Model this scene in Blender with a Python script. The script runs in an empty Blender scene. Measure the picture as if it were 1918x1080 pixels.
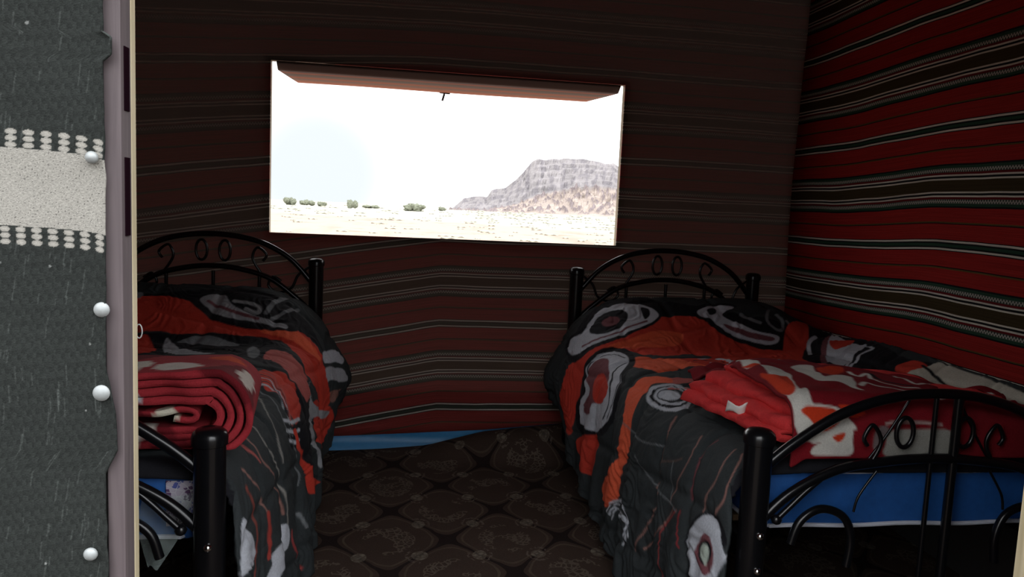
import bpy, bmesh, math, random
import numpy as np
from mathutils import Vector, Matrix, noise
PAINT = {}
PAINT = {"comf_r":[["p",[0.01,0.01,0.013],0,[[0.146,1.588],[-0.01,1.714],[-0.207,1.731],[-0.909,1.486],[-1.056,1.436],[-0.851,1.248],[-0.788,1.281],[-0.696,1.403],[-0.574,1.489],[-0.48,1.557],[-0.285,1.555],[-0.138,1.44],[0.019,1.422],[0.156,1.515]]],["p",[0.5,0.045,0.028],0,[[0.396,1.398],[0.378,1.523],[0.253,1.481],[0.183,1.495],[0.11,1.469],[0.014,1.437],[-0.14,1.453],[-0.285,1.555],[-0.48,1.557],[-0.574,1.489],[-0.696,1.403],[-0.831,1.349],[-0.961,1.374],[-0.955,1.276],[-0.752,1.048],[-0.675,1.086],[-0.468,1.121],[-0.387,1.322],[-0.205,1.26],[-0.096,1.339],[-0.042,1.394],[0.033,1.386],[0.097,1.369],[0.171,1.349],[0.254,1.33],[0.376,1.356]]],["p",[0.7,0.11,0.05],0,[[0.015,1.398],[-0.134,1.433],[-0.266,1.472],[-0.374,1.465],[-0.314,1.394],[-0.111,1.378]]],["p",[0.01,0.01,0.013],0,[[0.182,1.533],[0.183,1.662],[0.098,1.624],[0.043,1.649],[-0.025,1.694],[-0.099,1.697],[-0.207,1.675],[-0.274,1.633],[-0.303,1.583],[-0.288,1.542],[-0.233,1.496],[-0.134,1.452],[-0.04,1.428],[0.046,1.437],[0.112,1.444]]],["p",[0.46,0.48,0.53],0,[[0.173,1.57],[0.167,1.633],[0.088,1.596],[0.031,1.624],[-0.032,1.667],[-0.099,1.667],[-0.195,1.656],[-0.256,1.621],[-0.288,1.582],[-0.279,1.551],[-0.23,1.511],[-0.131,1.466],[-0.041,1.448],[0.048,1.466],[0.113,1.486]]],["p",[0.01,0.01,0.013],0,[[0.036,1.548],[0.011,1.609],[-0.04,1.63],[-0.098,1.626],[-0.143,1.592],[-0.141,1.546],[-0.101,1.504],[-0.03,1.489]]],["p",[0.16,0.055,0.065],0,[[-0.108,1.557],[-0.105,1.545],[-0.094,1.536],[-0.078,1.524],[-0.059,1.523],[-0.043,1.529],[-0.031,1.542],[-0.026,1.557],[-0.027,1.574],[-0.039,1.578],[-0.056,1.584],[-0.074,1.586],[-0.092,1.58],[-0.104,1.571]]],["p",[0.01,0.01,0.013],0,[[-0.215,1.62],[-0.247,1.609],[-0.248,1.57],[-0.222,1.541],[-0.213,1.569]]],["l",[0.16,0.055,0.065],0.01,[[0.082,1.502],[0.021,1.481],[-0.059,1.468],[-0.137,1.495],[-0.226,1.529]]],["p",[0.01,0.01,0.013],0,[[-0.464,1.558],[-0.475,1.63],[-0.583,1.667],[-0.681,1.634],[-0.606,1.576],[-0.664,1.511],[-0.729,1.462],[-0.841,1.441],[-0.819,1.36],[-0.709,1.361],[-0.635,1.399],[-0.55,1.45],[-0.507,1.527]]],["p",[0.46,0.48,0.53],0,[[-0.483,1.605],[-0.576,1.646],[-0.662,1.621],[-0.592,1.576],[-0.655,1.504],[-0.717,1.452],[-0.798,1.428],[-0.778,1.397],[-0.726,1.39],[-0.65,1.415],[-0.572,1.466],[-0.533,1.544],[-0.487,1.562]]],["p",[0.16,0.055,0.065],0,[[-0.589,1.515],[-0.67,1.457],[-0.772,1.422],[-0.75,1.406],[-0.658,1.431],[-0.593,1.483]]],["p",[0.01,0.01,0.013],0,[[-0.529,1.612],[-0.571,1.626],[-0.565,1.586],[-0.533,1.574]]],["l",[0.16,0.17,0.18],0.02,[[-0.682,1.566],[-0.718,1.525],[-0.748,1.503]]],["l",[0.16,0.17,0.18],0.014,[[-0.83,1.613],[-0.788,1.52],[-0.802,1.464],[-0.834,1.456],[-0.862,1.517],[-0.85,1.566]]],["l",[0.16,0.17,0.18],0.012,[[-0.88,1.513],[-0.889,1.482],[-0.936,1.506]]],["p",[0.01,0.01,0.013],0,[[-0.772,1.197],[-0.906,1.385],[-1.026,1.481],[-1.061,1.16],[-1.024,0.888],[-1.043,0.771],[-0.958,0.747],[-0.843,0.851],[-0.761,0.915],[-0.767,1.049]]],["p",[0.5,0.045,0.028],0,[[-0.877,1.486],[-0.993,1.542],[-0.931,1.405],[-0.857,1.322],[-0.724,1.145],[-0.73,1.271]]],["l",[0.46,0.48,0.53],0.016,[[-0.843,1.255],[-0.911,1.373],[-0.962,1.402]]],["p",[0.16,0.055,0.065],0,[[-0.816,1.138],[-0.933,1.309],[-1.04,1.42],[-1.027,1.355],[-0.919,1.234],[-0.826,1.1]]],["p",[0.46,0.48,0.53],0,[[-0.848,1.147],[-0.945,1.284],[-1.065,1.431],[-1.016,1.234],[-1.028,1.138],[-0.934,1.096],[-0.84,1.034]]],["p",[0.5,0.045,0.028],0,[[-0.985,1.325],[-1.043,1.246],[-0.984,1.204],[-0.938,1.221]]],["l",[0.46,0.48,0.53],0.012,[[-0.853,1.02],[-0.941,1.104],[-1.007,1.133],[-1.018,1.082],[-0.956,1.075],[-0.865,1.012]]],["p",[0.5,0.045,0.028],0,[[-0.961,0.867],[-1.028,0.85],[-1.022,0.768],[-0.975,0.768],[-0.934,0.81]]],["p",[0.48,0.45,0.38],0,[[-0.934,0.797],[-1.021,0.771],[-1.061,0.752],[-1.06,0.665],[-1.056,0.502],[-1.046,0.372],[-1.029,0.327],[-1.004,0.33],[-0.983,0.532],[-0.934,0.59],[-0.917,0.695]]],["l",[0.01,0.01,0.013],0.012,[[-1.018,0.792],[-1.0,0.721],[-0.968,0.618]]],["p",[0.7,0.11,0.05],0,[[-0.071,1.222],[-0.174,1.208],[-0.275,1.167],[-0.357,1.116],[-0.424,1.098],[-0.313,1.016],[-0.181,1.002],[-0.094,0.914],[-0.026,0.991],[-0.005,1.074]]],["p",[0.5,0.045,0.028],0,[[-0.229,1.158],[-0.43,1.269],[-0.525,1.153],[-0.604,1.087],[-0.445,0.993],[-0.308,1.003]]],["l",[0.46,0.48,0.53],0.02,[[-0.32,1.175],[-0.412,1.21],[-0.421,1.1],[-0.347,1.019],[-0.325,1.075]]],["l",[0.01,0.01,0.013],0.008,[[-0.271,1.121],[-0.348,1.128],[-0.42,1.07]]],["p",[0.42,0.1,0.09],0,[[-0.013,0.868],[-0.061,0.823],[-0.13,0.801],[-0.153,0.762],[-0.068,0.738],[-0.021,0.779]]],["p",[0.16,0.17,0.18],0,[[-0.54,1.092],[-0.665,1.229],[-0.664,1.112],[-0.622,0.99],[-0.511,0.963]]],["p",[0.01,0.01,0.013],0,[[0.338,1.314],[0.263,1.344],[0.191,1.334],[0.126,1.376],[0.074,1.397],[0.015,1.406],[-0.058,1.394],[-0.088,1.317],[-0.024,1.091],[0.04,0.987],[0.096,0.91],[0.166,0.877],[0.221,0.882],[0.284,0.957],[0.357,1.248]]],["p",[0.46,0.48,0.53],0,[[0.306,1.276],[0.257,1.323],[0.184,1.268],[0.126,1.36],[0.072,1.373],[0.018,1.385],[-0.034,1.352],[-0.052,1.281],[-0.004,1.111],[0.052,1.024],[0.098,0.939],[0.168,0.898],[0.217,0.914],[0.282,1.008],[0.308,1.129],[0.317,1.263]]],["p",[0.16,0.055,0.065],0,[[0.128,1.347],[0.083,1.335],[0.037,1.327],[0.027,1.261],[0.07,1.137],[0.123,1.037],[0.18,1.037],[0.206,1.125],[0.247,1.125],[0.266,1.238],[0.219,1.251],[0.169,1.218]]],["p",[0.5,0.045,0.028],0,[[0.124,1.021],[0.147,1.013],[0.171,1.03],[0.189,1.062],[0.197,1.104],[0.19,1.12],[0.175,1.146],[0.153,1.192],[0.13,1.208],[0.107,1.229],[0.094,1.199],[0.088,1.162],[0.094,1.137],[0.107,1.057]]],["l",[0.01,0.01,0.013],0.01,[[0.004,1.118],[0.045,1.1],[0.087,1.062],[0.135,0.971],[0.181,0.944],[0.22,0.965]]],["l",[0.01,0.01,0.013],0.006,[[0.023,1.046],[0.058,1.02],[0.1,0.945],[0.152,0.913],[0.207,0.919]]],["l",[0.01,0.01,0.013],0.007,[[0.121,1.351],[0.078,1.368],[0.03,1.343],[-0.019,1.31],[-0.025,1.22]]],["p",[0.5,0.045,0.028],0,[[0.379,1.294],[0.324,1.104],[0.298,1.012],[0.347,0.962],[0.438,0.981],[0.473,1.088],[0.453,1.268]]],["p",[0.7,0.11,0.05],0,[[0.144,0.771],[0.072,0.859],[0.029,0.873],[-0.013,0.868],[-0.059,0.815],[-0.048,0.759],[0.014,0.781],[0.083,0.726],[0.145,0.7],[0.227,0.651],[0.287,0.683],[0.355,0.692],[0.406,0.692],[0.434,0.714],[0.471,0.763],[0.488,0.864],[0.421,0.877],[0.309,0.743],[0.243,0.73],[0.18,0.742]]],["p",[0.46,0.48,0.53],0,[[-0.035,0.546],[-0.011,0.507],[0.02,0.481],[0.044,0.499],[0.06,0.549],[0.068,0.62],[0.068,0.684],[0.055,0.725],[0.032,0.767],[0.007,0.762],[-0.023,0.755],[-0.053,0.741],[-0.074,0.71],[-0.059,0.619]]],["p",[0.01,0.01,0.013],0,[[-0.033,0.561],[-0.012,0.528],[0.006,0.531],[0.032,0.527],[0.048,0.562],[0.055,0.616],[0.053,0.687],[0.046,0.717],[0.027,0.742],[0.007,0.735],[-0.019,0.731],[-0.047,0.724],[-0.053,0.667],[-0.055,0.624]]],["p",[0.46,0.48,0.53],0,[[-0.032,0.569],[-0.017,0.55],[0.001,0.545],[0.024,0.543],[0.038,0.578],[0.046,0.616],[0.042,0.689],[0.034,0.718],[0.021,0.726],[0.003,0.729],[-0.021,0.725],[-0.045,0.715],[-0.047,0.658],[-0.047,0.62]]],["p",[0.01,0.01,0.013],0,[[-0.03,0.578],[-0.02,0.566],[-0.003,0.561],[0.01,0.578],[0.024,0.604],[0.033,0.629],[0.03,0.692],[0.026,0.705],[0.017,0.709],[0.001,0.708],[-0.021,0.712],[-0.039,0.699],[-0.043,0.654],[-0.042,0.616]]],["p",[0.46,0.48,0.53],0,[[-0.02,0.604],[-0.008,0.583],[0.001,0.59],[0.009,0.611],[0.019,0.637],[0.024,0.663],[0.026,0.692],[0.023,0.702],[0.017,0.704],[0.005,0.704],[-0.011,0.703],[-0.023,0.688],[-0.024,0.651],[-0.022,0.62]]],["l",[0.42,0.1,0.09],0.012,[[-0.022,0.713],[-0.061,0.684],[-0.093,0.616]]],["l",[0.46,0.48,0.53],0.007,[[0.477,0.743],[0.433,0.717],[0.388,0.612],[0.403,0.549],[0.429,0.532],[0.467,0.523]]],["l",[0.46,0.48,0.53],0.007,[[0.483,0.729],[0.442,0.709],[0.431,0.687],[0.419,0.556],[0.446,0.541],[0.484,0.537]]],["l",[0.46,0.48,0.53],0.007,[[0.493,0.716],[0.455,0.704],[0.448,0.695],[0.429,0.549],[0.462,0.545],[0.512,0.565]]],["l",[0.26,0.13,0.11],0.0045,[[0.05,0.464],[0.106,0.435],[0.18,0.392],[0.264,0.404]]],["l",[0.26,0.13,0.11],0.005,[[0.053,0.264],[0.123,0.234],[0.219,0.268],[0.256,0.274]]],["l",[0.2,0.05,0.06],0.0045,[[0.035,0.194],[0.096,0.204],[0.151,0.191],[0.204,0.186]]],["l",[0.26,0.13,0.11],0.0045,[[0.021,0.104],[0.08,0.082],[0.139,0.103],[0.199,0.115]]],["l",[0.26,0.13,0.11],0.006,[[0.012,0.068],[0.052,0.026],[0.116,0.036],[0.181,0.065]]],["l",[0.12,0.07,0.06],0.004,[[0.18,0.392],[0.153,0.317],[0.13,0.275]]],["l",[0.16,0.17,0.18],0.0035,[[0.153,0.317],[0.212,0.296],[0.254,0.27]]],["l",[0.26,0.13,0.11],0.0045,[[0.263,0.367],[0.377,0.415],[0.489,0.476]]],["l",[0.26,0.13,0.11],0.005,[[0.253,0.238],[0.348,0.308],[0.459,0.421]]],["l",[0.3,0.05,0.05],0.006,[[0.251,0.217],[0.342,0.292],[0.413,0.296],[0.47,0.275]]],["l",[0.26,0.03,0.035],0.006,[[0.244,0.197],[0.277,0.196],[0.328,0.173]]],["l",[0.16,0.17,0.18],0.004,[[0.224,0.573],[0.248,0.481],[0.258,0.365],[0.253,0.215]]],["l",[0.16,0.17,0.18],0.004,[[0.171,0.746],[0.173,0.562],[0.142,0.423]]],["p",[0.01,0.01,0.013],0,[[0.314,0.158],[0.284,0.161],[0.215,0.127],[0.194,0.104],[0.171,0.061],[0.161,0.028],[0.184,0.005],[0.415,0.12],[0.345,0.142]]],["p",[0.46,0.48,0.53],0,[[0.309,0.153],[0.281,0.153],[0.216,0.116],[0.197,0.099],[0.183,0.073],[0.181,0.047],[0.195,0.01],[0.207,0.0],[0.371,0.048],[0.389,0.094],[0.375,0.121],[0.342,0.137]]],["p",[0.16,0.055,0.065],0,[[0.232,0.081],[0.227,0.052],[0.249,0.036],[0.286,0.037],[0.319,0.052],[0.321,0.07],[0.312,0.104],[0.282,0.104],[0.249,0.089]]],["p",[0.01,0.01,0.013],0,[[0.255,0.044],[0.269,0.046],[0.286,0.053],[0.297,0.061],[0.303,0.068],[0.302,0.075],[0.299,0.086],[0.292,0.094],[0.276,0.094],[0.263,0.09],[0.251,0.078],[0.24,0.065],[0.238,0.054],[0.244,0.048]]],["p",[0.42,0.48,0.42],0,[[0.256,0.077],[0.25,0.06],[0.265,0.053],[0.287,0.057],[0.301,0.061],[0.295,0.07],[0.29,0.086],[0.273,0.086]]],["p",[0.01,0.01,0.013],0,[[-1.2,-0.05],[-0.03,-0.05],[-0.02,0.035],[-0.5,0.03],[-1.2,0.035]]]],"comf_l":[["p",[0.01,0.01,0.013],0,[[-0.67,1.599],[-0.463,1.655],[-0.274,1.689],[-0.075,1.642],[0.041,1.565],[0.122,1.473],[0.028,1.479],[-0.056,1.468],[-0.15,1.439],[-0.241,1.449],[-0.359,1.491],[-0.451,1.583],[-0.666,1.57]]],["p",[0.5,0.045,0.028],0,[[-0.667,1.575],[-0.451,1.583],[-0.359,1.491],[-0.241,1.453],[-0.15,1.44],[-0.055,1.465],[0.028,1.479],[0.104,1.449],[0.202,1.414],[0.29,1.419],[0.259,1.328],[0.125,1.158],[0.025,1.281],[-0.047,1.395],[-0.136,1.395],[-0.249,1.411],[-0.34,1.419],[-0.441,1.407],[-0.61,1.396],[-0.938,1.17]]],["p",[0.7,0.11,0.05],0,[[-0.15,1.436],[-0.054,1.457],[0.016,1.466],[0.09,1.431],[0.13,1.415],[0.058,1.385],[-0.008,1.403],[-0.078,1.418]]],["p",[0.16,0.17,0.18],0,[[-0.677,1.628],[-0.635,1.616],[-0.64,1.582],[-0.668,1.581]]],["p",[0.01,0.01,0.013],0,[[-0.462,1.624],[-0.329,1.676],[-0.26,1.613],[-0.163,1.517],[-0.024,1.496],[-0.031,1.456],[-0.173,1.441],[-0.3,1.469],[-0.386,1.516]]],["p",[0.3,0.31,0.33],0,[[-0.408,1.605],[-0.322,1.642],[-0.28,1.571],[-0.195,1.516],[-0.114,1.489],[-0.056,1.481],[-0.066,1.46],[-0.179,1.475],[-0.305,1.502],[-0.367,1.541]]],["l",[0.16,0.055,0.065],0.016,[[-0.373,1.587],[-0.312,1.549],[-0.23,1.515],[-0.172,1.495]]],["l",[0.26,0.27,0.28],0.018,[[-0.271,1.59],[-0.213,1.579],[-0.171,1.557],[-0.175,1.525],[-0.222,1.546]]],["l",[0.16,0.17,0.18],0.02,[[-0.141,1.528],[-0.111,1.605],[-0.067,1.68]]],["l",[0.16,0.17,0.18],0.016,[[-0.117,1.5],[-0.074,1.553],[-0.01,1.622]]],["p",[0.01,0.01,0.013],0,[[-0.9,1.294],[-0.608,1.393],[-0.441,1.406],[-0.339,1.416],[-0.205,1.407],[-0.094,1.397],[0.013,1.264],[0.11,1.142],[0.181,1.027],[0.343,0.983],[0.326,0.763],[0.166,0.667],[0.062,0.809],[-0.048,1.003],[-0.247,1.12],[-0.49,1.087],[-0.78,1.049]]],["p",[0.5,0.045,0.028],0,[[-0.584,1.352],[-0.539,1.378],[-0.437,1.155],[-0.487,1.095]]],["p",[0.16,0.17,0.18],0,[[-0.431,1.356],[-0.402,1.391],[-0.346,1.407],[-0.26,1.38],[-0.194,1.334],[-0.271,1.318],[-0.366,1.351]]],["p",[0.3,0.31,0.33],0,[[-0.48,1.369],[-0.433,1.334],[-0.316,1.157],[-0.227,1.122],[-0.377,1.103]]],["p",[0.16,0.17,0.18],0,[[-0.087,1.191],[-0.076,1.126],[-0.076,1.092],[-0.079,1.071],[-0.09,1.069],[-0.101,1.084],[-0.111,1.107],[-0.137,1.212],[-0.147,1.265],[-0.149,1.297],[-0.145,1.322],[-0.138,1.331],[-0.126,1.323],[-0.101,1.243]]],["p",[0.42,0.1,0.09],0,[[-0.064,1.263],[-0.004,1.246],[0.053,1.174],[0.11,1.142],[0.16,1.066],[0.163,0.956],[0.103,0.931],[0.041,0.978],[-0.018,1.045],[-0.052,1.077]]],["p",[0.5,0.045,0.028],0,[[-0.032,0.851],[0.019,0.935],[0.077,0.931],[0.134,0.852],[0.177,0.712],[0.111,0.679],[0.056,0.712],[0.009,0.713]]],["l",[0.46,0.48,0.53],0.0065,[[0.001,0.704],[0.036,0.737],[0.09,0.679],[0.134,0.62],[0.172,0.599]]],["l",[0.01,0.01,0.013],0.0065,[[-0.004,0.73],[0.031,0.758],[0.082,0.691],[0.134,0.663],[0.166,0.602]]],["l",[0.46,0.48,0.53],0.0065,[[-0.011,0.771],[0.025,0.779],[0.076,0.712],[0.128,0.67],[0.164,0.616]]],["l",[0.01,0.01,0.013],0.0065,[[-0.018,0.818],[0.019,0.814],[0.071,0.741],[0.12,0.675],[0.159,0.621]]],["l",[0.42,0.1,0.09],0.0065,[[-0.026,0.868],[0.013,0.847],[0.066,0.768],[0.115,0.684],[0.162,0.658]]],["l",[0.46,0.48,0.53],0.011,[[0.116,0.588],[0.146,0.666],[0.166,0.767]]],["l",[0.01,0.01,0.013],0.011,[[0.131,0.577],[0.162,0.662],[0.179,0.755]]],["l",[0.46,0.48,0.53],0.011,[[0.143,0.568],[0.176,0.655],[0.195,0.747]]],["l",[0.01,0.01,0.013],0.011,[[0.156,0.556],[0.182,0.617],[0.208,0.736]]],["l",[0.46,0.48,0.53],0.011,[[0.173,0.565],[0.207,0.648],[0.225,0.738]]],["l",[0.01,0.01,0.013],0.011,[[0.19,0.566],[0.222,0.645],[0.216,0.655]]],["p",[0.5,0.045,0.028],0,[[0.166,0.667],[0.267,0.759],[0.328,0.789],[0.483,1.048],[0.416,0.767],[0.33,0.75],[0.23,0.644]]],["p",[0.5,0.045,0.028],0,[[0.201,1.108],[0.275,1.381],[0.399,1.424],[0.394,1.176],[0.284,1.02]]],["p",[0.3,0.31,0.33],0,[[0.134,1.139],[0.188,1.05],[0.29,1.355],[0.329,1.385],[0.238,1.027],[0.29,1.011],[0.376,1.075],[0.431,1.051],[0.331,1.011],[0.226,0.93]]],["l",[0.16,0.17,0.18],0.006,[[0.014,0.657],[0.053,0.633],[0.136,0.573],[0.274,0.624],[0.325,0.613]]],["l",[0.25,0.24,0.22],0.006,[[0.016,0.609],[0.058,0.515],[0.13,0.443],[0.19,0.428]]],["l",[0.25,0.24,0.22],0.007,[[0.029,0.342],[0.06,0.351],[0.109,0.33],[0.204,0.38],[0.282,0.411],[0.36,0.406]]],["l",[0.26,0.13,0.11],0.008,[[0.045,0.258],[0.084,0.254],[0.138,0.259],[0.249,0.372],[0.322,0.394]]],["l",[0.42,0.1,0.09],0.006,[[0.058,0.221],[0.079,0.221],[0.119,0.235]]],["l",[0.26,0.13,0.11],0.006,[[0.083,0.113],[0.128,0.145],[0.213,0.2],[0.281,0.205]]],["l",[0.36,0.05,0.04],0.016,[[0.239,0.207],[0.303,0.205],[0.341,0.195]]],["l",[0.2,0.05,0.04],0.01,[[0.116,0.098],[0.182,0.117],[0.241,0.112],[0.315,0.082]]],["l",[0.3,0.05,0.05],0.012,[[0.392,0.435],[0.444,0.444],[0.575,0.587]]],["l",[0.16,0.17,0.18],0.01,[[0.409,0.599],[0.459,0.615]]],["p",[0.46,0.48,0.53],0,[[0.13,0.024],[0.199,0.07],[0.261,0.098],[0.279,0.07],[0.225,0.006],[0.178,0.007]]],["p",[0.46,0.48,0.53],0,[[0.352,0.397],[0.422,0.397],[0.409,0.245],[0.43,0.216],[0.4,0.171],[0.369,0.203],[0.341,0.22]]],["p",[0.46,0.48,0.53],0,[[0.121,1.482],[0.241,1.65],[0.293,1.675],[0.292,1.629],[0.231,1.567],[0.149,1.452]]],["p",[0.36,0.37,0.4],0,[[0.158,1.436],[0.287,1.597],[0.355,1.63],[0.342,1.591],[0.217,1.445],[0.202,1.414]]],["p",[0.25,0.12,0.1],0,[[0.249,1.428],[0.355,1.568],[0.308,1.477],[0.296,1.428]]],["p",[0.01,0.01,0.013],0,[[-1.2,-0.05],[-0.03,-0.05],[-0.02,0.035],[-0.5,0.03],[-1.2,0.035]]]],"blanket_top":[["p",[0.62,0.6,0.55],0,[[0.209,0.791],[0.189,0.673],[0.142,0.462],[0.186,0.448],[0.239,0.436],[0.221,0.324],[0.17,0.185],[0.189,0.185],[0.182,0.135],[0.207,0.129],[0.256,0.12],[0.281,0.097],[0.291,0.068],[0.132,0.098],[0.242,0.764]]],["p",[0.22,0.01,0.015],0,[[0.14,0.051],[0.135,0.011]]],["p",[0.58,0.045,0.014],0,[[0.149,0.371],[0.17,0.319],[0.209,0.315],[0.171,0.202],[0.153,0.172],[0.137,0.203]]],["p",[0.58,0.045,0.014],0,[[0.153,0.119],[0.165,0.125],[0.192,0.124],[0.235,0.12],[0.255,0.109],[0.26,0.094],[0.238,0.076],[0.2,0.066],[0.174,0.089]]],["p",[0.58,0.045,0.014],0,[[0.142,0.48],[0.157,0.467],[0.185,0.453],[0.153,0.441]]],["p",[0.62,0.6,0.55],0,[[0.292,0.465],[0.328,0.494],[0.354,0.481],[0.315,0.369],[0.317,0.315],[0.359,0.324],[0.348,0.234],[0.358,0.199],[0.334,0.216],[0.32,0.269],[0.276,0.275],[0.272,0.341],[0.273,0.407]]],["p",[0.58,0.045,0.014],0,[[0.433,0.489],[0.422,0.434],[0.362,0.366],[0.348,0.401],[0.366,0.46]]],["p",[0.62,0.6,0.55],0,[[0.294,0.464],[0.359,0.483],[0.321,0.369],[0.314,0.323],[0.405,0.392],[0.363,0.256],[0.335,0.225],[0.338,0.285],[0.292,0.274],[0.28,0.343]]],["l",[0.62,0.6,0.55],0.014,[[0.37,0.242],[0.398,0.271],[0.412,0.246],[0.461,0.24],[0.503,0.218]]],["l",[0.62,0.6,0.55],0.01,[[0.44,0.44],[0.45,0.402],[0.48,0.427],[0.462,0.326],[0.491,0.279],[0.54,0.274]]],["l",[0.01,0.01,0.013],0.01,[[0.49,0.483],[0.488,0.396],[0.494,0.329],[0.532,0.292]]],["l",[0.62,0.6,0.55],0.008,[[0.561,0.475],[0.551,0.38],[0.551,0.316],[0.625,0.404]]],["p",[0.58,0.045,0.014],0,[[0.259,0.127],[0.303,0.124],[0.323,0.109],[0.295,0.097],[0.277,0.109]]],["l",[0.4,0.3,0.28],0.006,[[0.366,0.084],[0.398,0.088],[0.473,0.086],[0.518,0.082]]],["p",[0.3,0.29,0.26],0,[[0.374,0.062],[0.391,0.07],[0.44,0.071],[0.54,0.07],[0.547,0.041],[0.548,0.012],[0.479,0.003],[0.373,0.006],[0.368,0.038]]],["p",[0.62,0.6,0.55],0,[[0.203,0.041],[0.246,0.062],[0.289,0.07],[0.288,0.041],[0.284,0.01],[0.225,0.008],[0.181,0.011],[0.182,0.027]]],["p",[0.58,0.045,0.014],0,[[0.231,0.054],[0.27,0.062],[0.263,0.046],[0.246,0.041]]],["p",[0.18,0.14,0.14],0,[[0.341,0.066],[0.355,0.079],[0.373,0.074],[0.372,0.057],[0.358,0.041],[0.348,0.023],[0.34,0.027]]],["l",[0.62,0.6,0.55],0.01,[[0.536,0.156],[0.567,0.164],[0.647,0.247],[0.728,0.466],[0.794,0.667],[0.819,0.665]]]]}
PI = math.pi
random.seed(7)
SC = bpy.context.scene
COL = SC.collection

# ------------------------------------------------------------------ helpers
def link(o, parent=None):
    COL.objects.link(o)
    if parent is not None:
        o.parent = parent
    return o

def tag(o, label=None, cat=None, group=None, kind=None):
    if label: o['label'] = label
    if cat: o['category'] = cat
    if group: o['group'] = group
    if kind: o['kind'] = kind
    return o

def empty(name, loc=(0, 0, 0)):
    o = bpy.data.objects.new(name, None)
    o.empty_display_size = .1
    o.location = loc
    COL.objects.link(o)
    return o

def mesh_obj(name, verts, faces, mat, parent=None, smooth=True, uv=None, col=None, mats=None):
    me = bpy.data.meshes.new(name)
    me.from_pydata([tuple(v) for v in verts], [], [tuple(f) for f in faces])
    me.update()
    if smooth:
        me.polygons.foreach_set('use_smooth', [True] * len(me.polygons))
    for m in (mats or [mat]):
        me.materials.append(m)
    if uv is not None:
        ul = me.uv_layers.new(name='cloth')
        li = np.zeros(len(me.loops), dtype=np.int32)
        me.loops.foreach_get('vertex_index', li)
        ul.data.foreach_set('uv', np.asarray(uv, dtype=np.float32)[li].ravel())
    if col is not None:
        ca = me.color_attributes.new('dye', 'FLOAT_COLOR', 'POINT')
        c = np.ones((len(me.vertices), 4), dtype=np.float32)
        c[:, :3] = col
        ca.data.foreach_set('color', c.ravel())
    o = bpy.data.objects.new(name, me)
    link(o, parent)
    return o

class MB:
    def __init__(s):
        s.v = []; s.f = []; s.m = []
    def add(s, v, f, m=0):
        n = len(s.v)
        s.v += [tuple(p) for p in v]
        s.f += [tuple(i + n for i in q) for q in f]
        s.m += [m] * len(f)
    def box(s, x0, x1, y0, y1, z0, z1, m=0):
        v = [(x0,y0,z0),(x1,y0,z0),(x1,y1,z0),(x0,y1,z0),(x0,y0,z1),(x1,y0,z1),(x1,y1,z1),(x0,y1,z1)]
        s.add(v, [(0,3,2,1),(4,5,6,7),(0,1,5,4),(1,2,6,5),(2,3,7,6),(3,0,4,7)], m)
    def tube(s, pts, r, n=12, m=0, closed=False):
        pts = [Vector(p) for p in pts]
        N = len(pts)
        rs = r if isinstance(r, (list, tuple)) else [r] * N
        v = []; f = []
        prev = None
        for i, p in enumerate(pts):
            if closed:
                t = pts[(i + 1) % N] - pts[(i - 1) % N]
            else:
                t = pts[min(i + 1, N - 1)] - pts[max(i - 1, 0)]
            t.normalize()
            if prev is None:
                a = Vector((0, 1, 0)) if abs(t.y) < .9 else Vector((1, 0, 0))
                prev = t.cross(a).normalized()
            nrm = (prev - t * prev.dot(t)).normalized()
            b = t.cross(nrm)
            prev = nrm
            for k in range(n):
                a = 2 * PI * k / n
                v.append(p + (nrm * math.cos(a) + b * math.sin(a)) * rs[i])
        for i in range(N if closed else N - 1):
            j = (i + 1) % N
            for k in range(n):
                k2 = (k + 1) % n
                f.append((i*n+k, i*n+k2, j*n+k2, j*n+k))
        if not closed:
            f.append(tuple(range(n)))
            f.append(tuple((N-1)*n + k for k in reversed(range(n))))
        s.add(v, f, m)
    def lathe(s, prof, c, axis='z', n=24, m=0):
        # prof: list of (radius, height)
        v = []; f = []
        for r, h in prof:
            for k in range(n):
                a = 2 * PI * k / n
                x, y = r * math.cos(a), r * math.sin(a)
                p = (x, y, h) if axis == 'z' else (x, -h, y)
                v.append((c[0]+p[0], c[1]+p[1], c[2]+p[2]))
        for i in range(len(prof) - 1):
            for k in range(n):
                k2 = (k + 1) % n
                f.append((i*n+k, i*n+k2, (i+1)*n+k2, (i+1)*n+k))
        f.append(tuple(reversed(range(n))))
        f.append(tuple((len(prof)-1)*n + k for k in range(n)))
        s.add(v, f, m)
    def build(s, name, mats, parent=None, smooth=True, bevel=0):
        if not isinstance(mats, (list, tuple)): mats = [mats]
        o = mesh_obj(name, s.v, s.f, None, parent, smooth, mats=mats)
        o.data.polygons.foreach_set('material_index', s.m)
        bm = bmesh.new(); bm.from_mesh(o.data)
        bmesh.ops.recalc_face_normals(bm, faces=bm.faces)
        bm.to_mesh(o.data); bm.free()
        if smooth:
            o.data.set_sharp_from_angle(angle=math.radians(40))
        if bevel:
            b = o.modifiers.new('bevel', 'BEVEL'); b.width = bevel; b.segments = 2
        return o

def catmull(pts, n, closed=False):
    pts = np.asarray(pts, float)
    N = len(pts)
    out = []
    segs = N if closed else N - 1
    for i in range(segs):
        if closed:
            p0, p1, p2, p3 = pts[(i-1) % N], pts[i], pts[(i+1) % N], pts[(i+2) % N]
        else:
            p0, p1, p2, p3 = pts[max(i-1, 0)], pts[i], pts[i+1], pts[min(i+2, N-1)]
        for k in range(n):
            t = k / n
            out.append(.5*((2*p1)+(-p0+p2)*t+(2*p0-5*p1+4*p2-p3)*t*t+(-p0+3*p1-3*p2+p3)*t**3))
    if not closed: out.append(pts[-1])
    return np.array(out)

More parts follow.
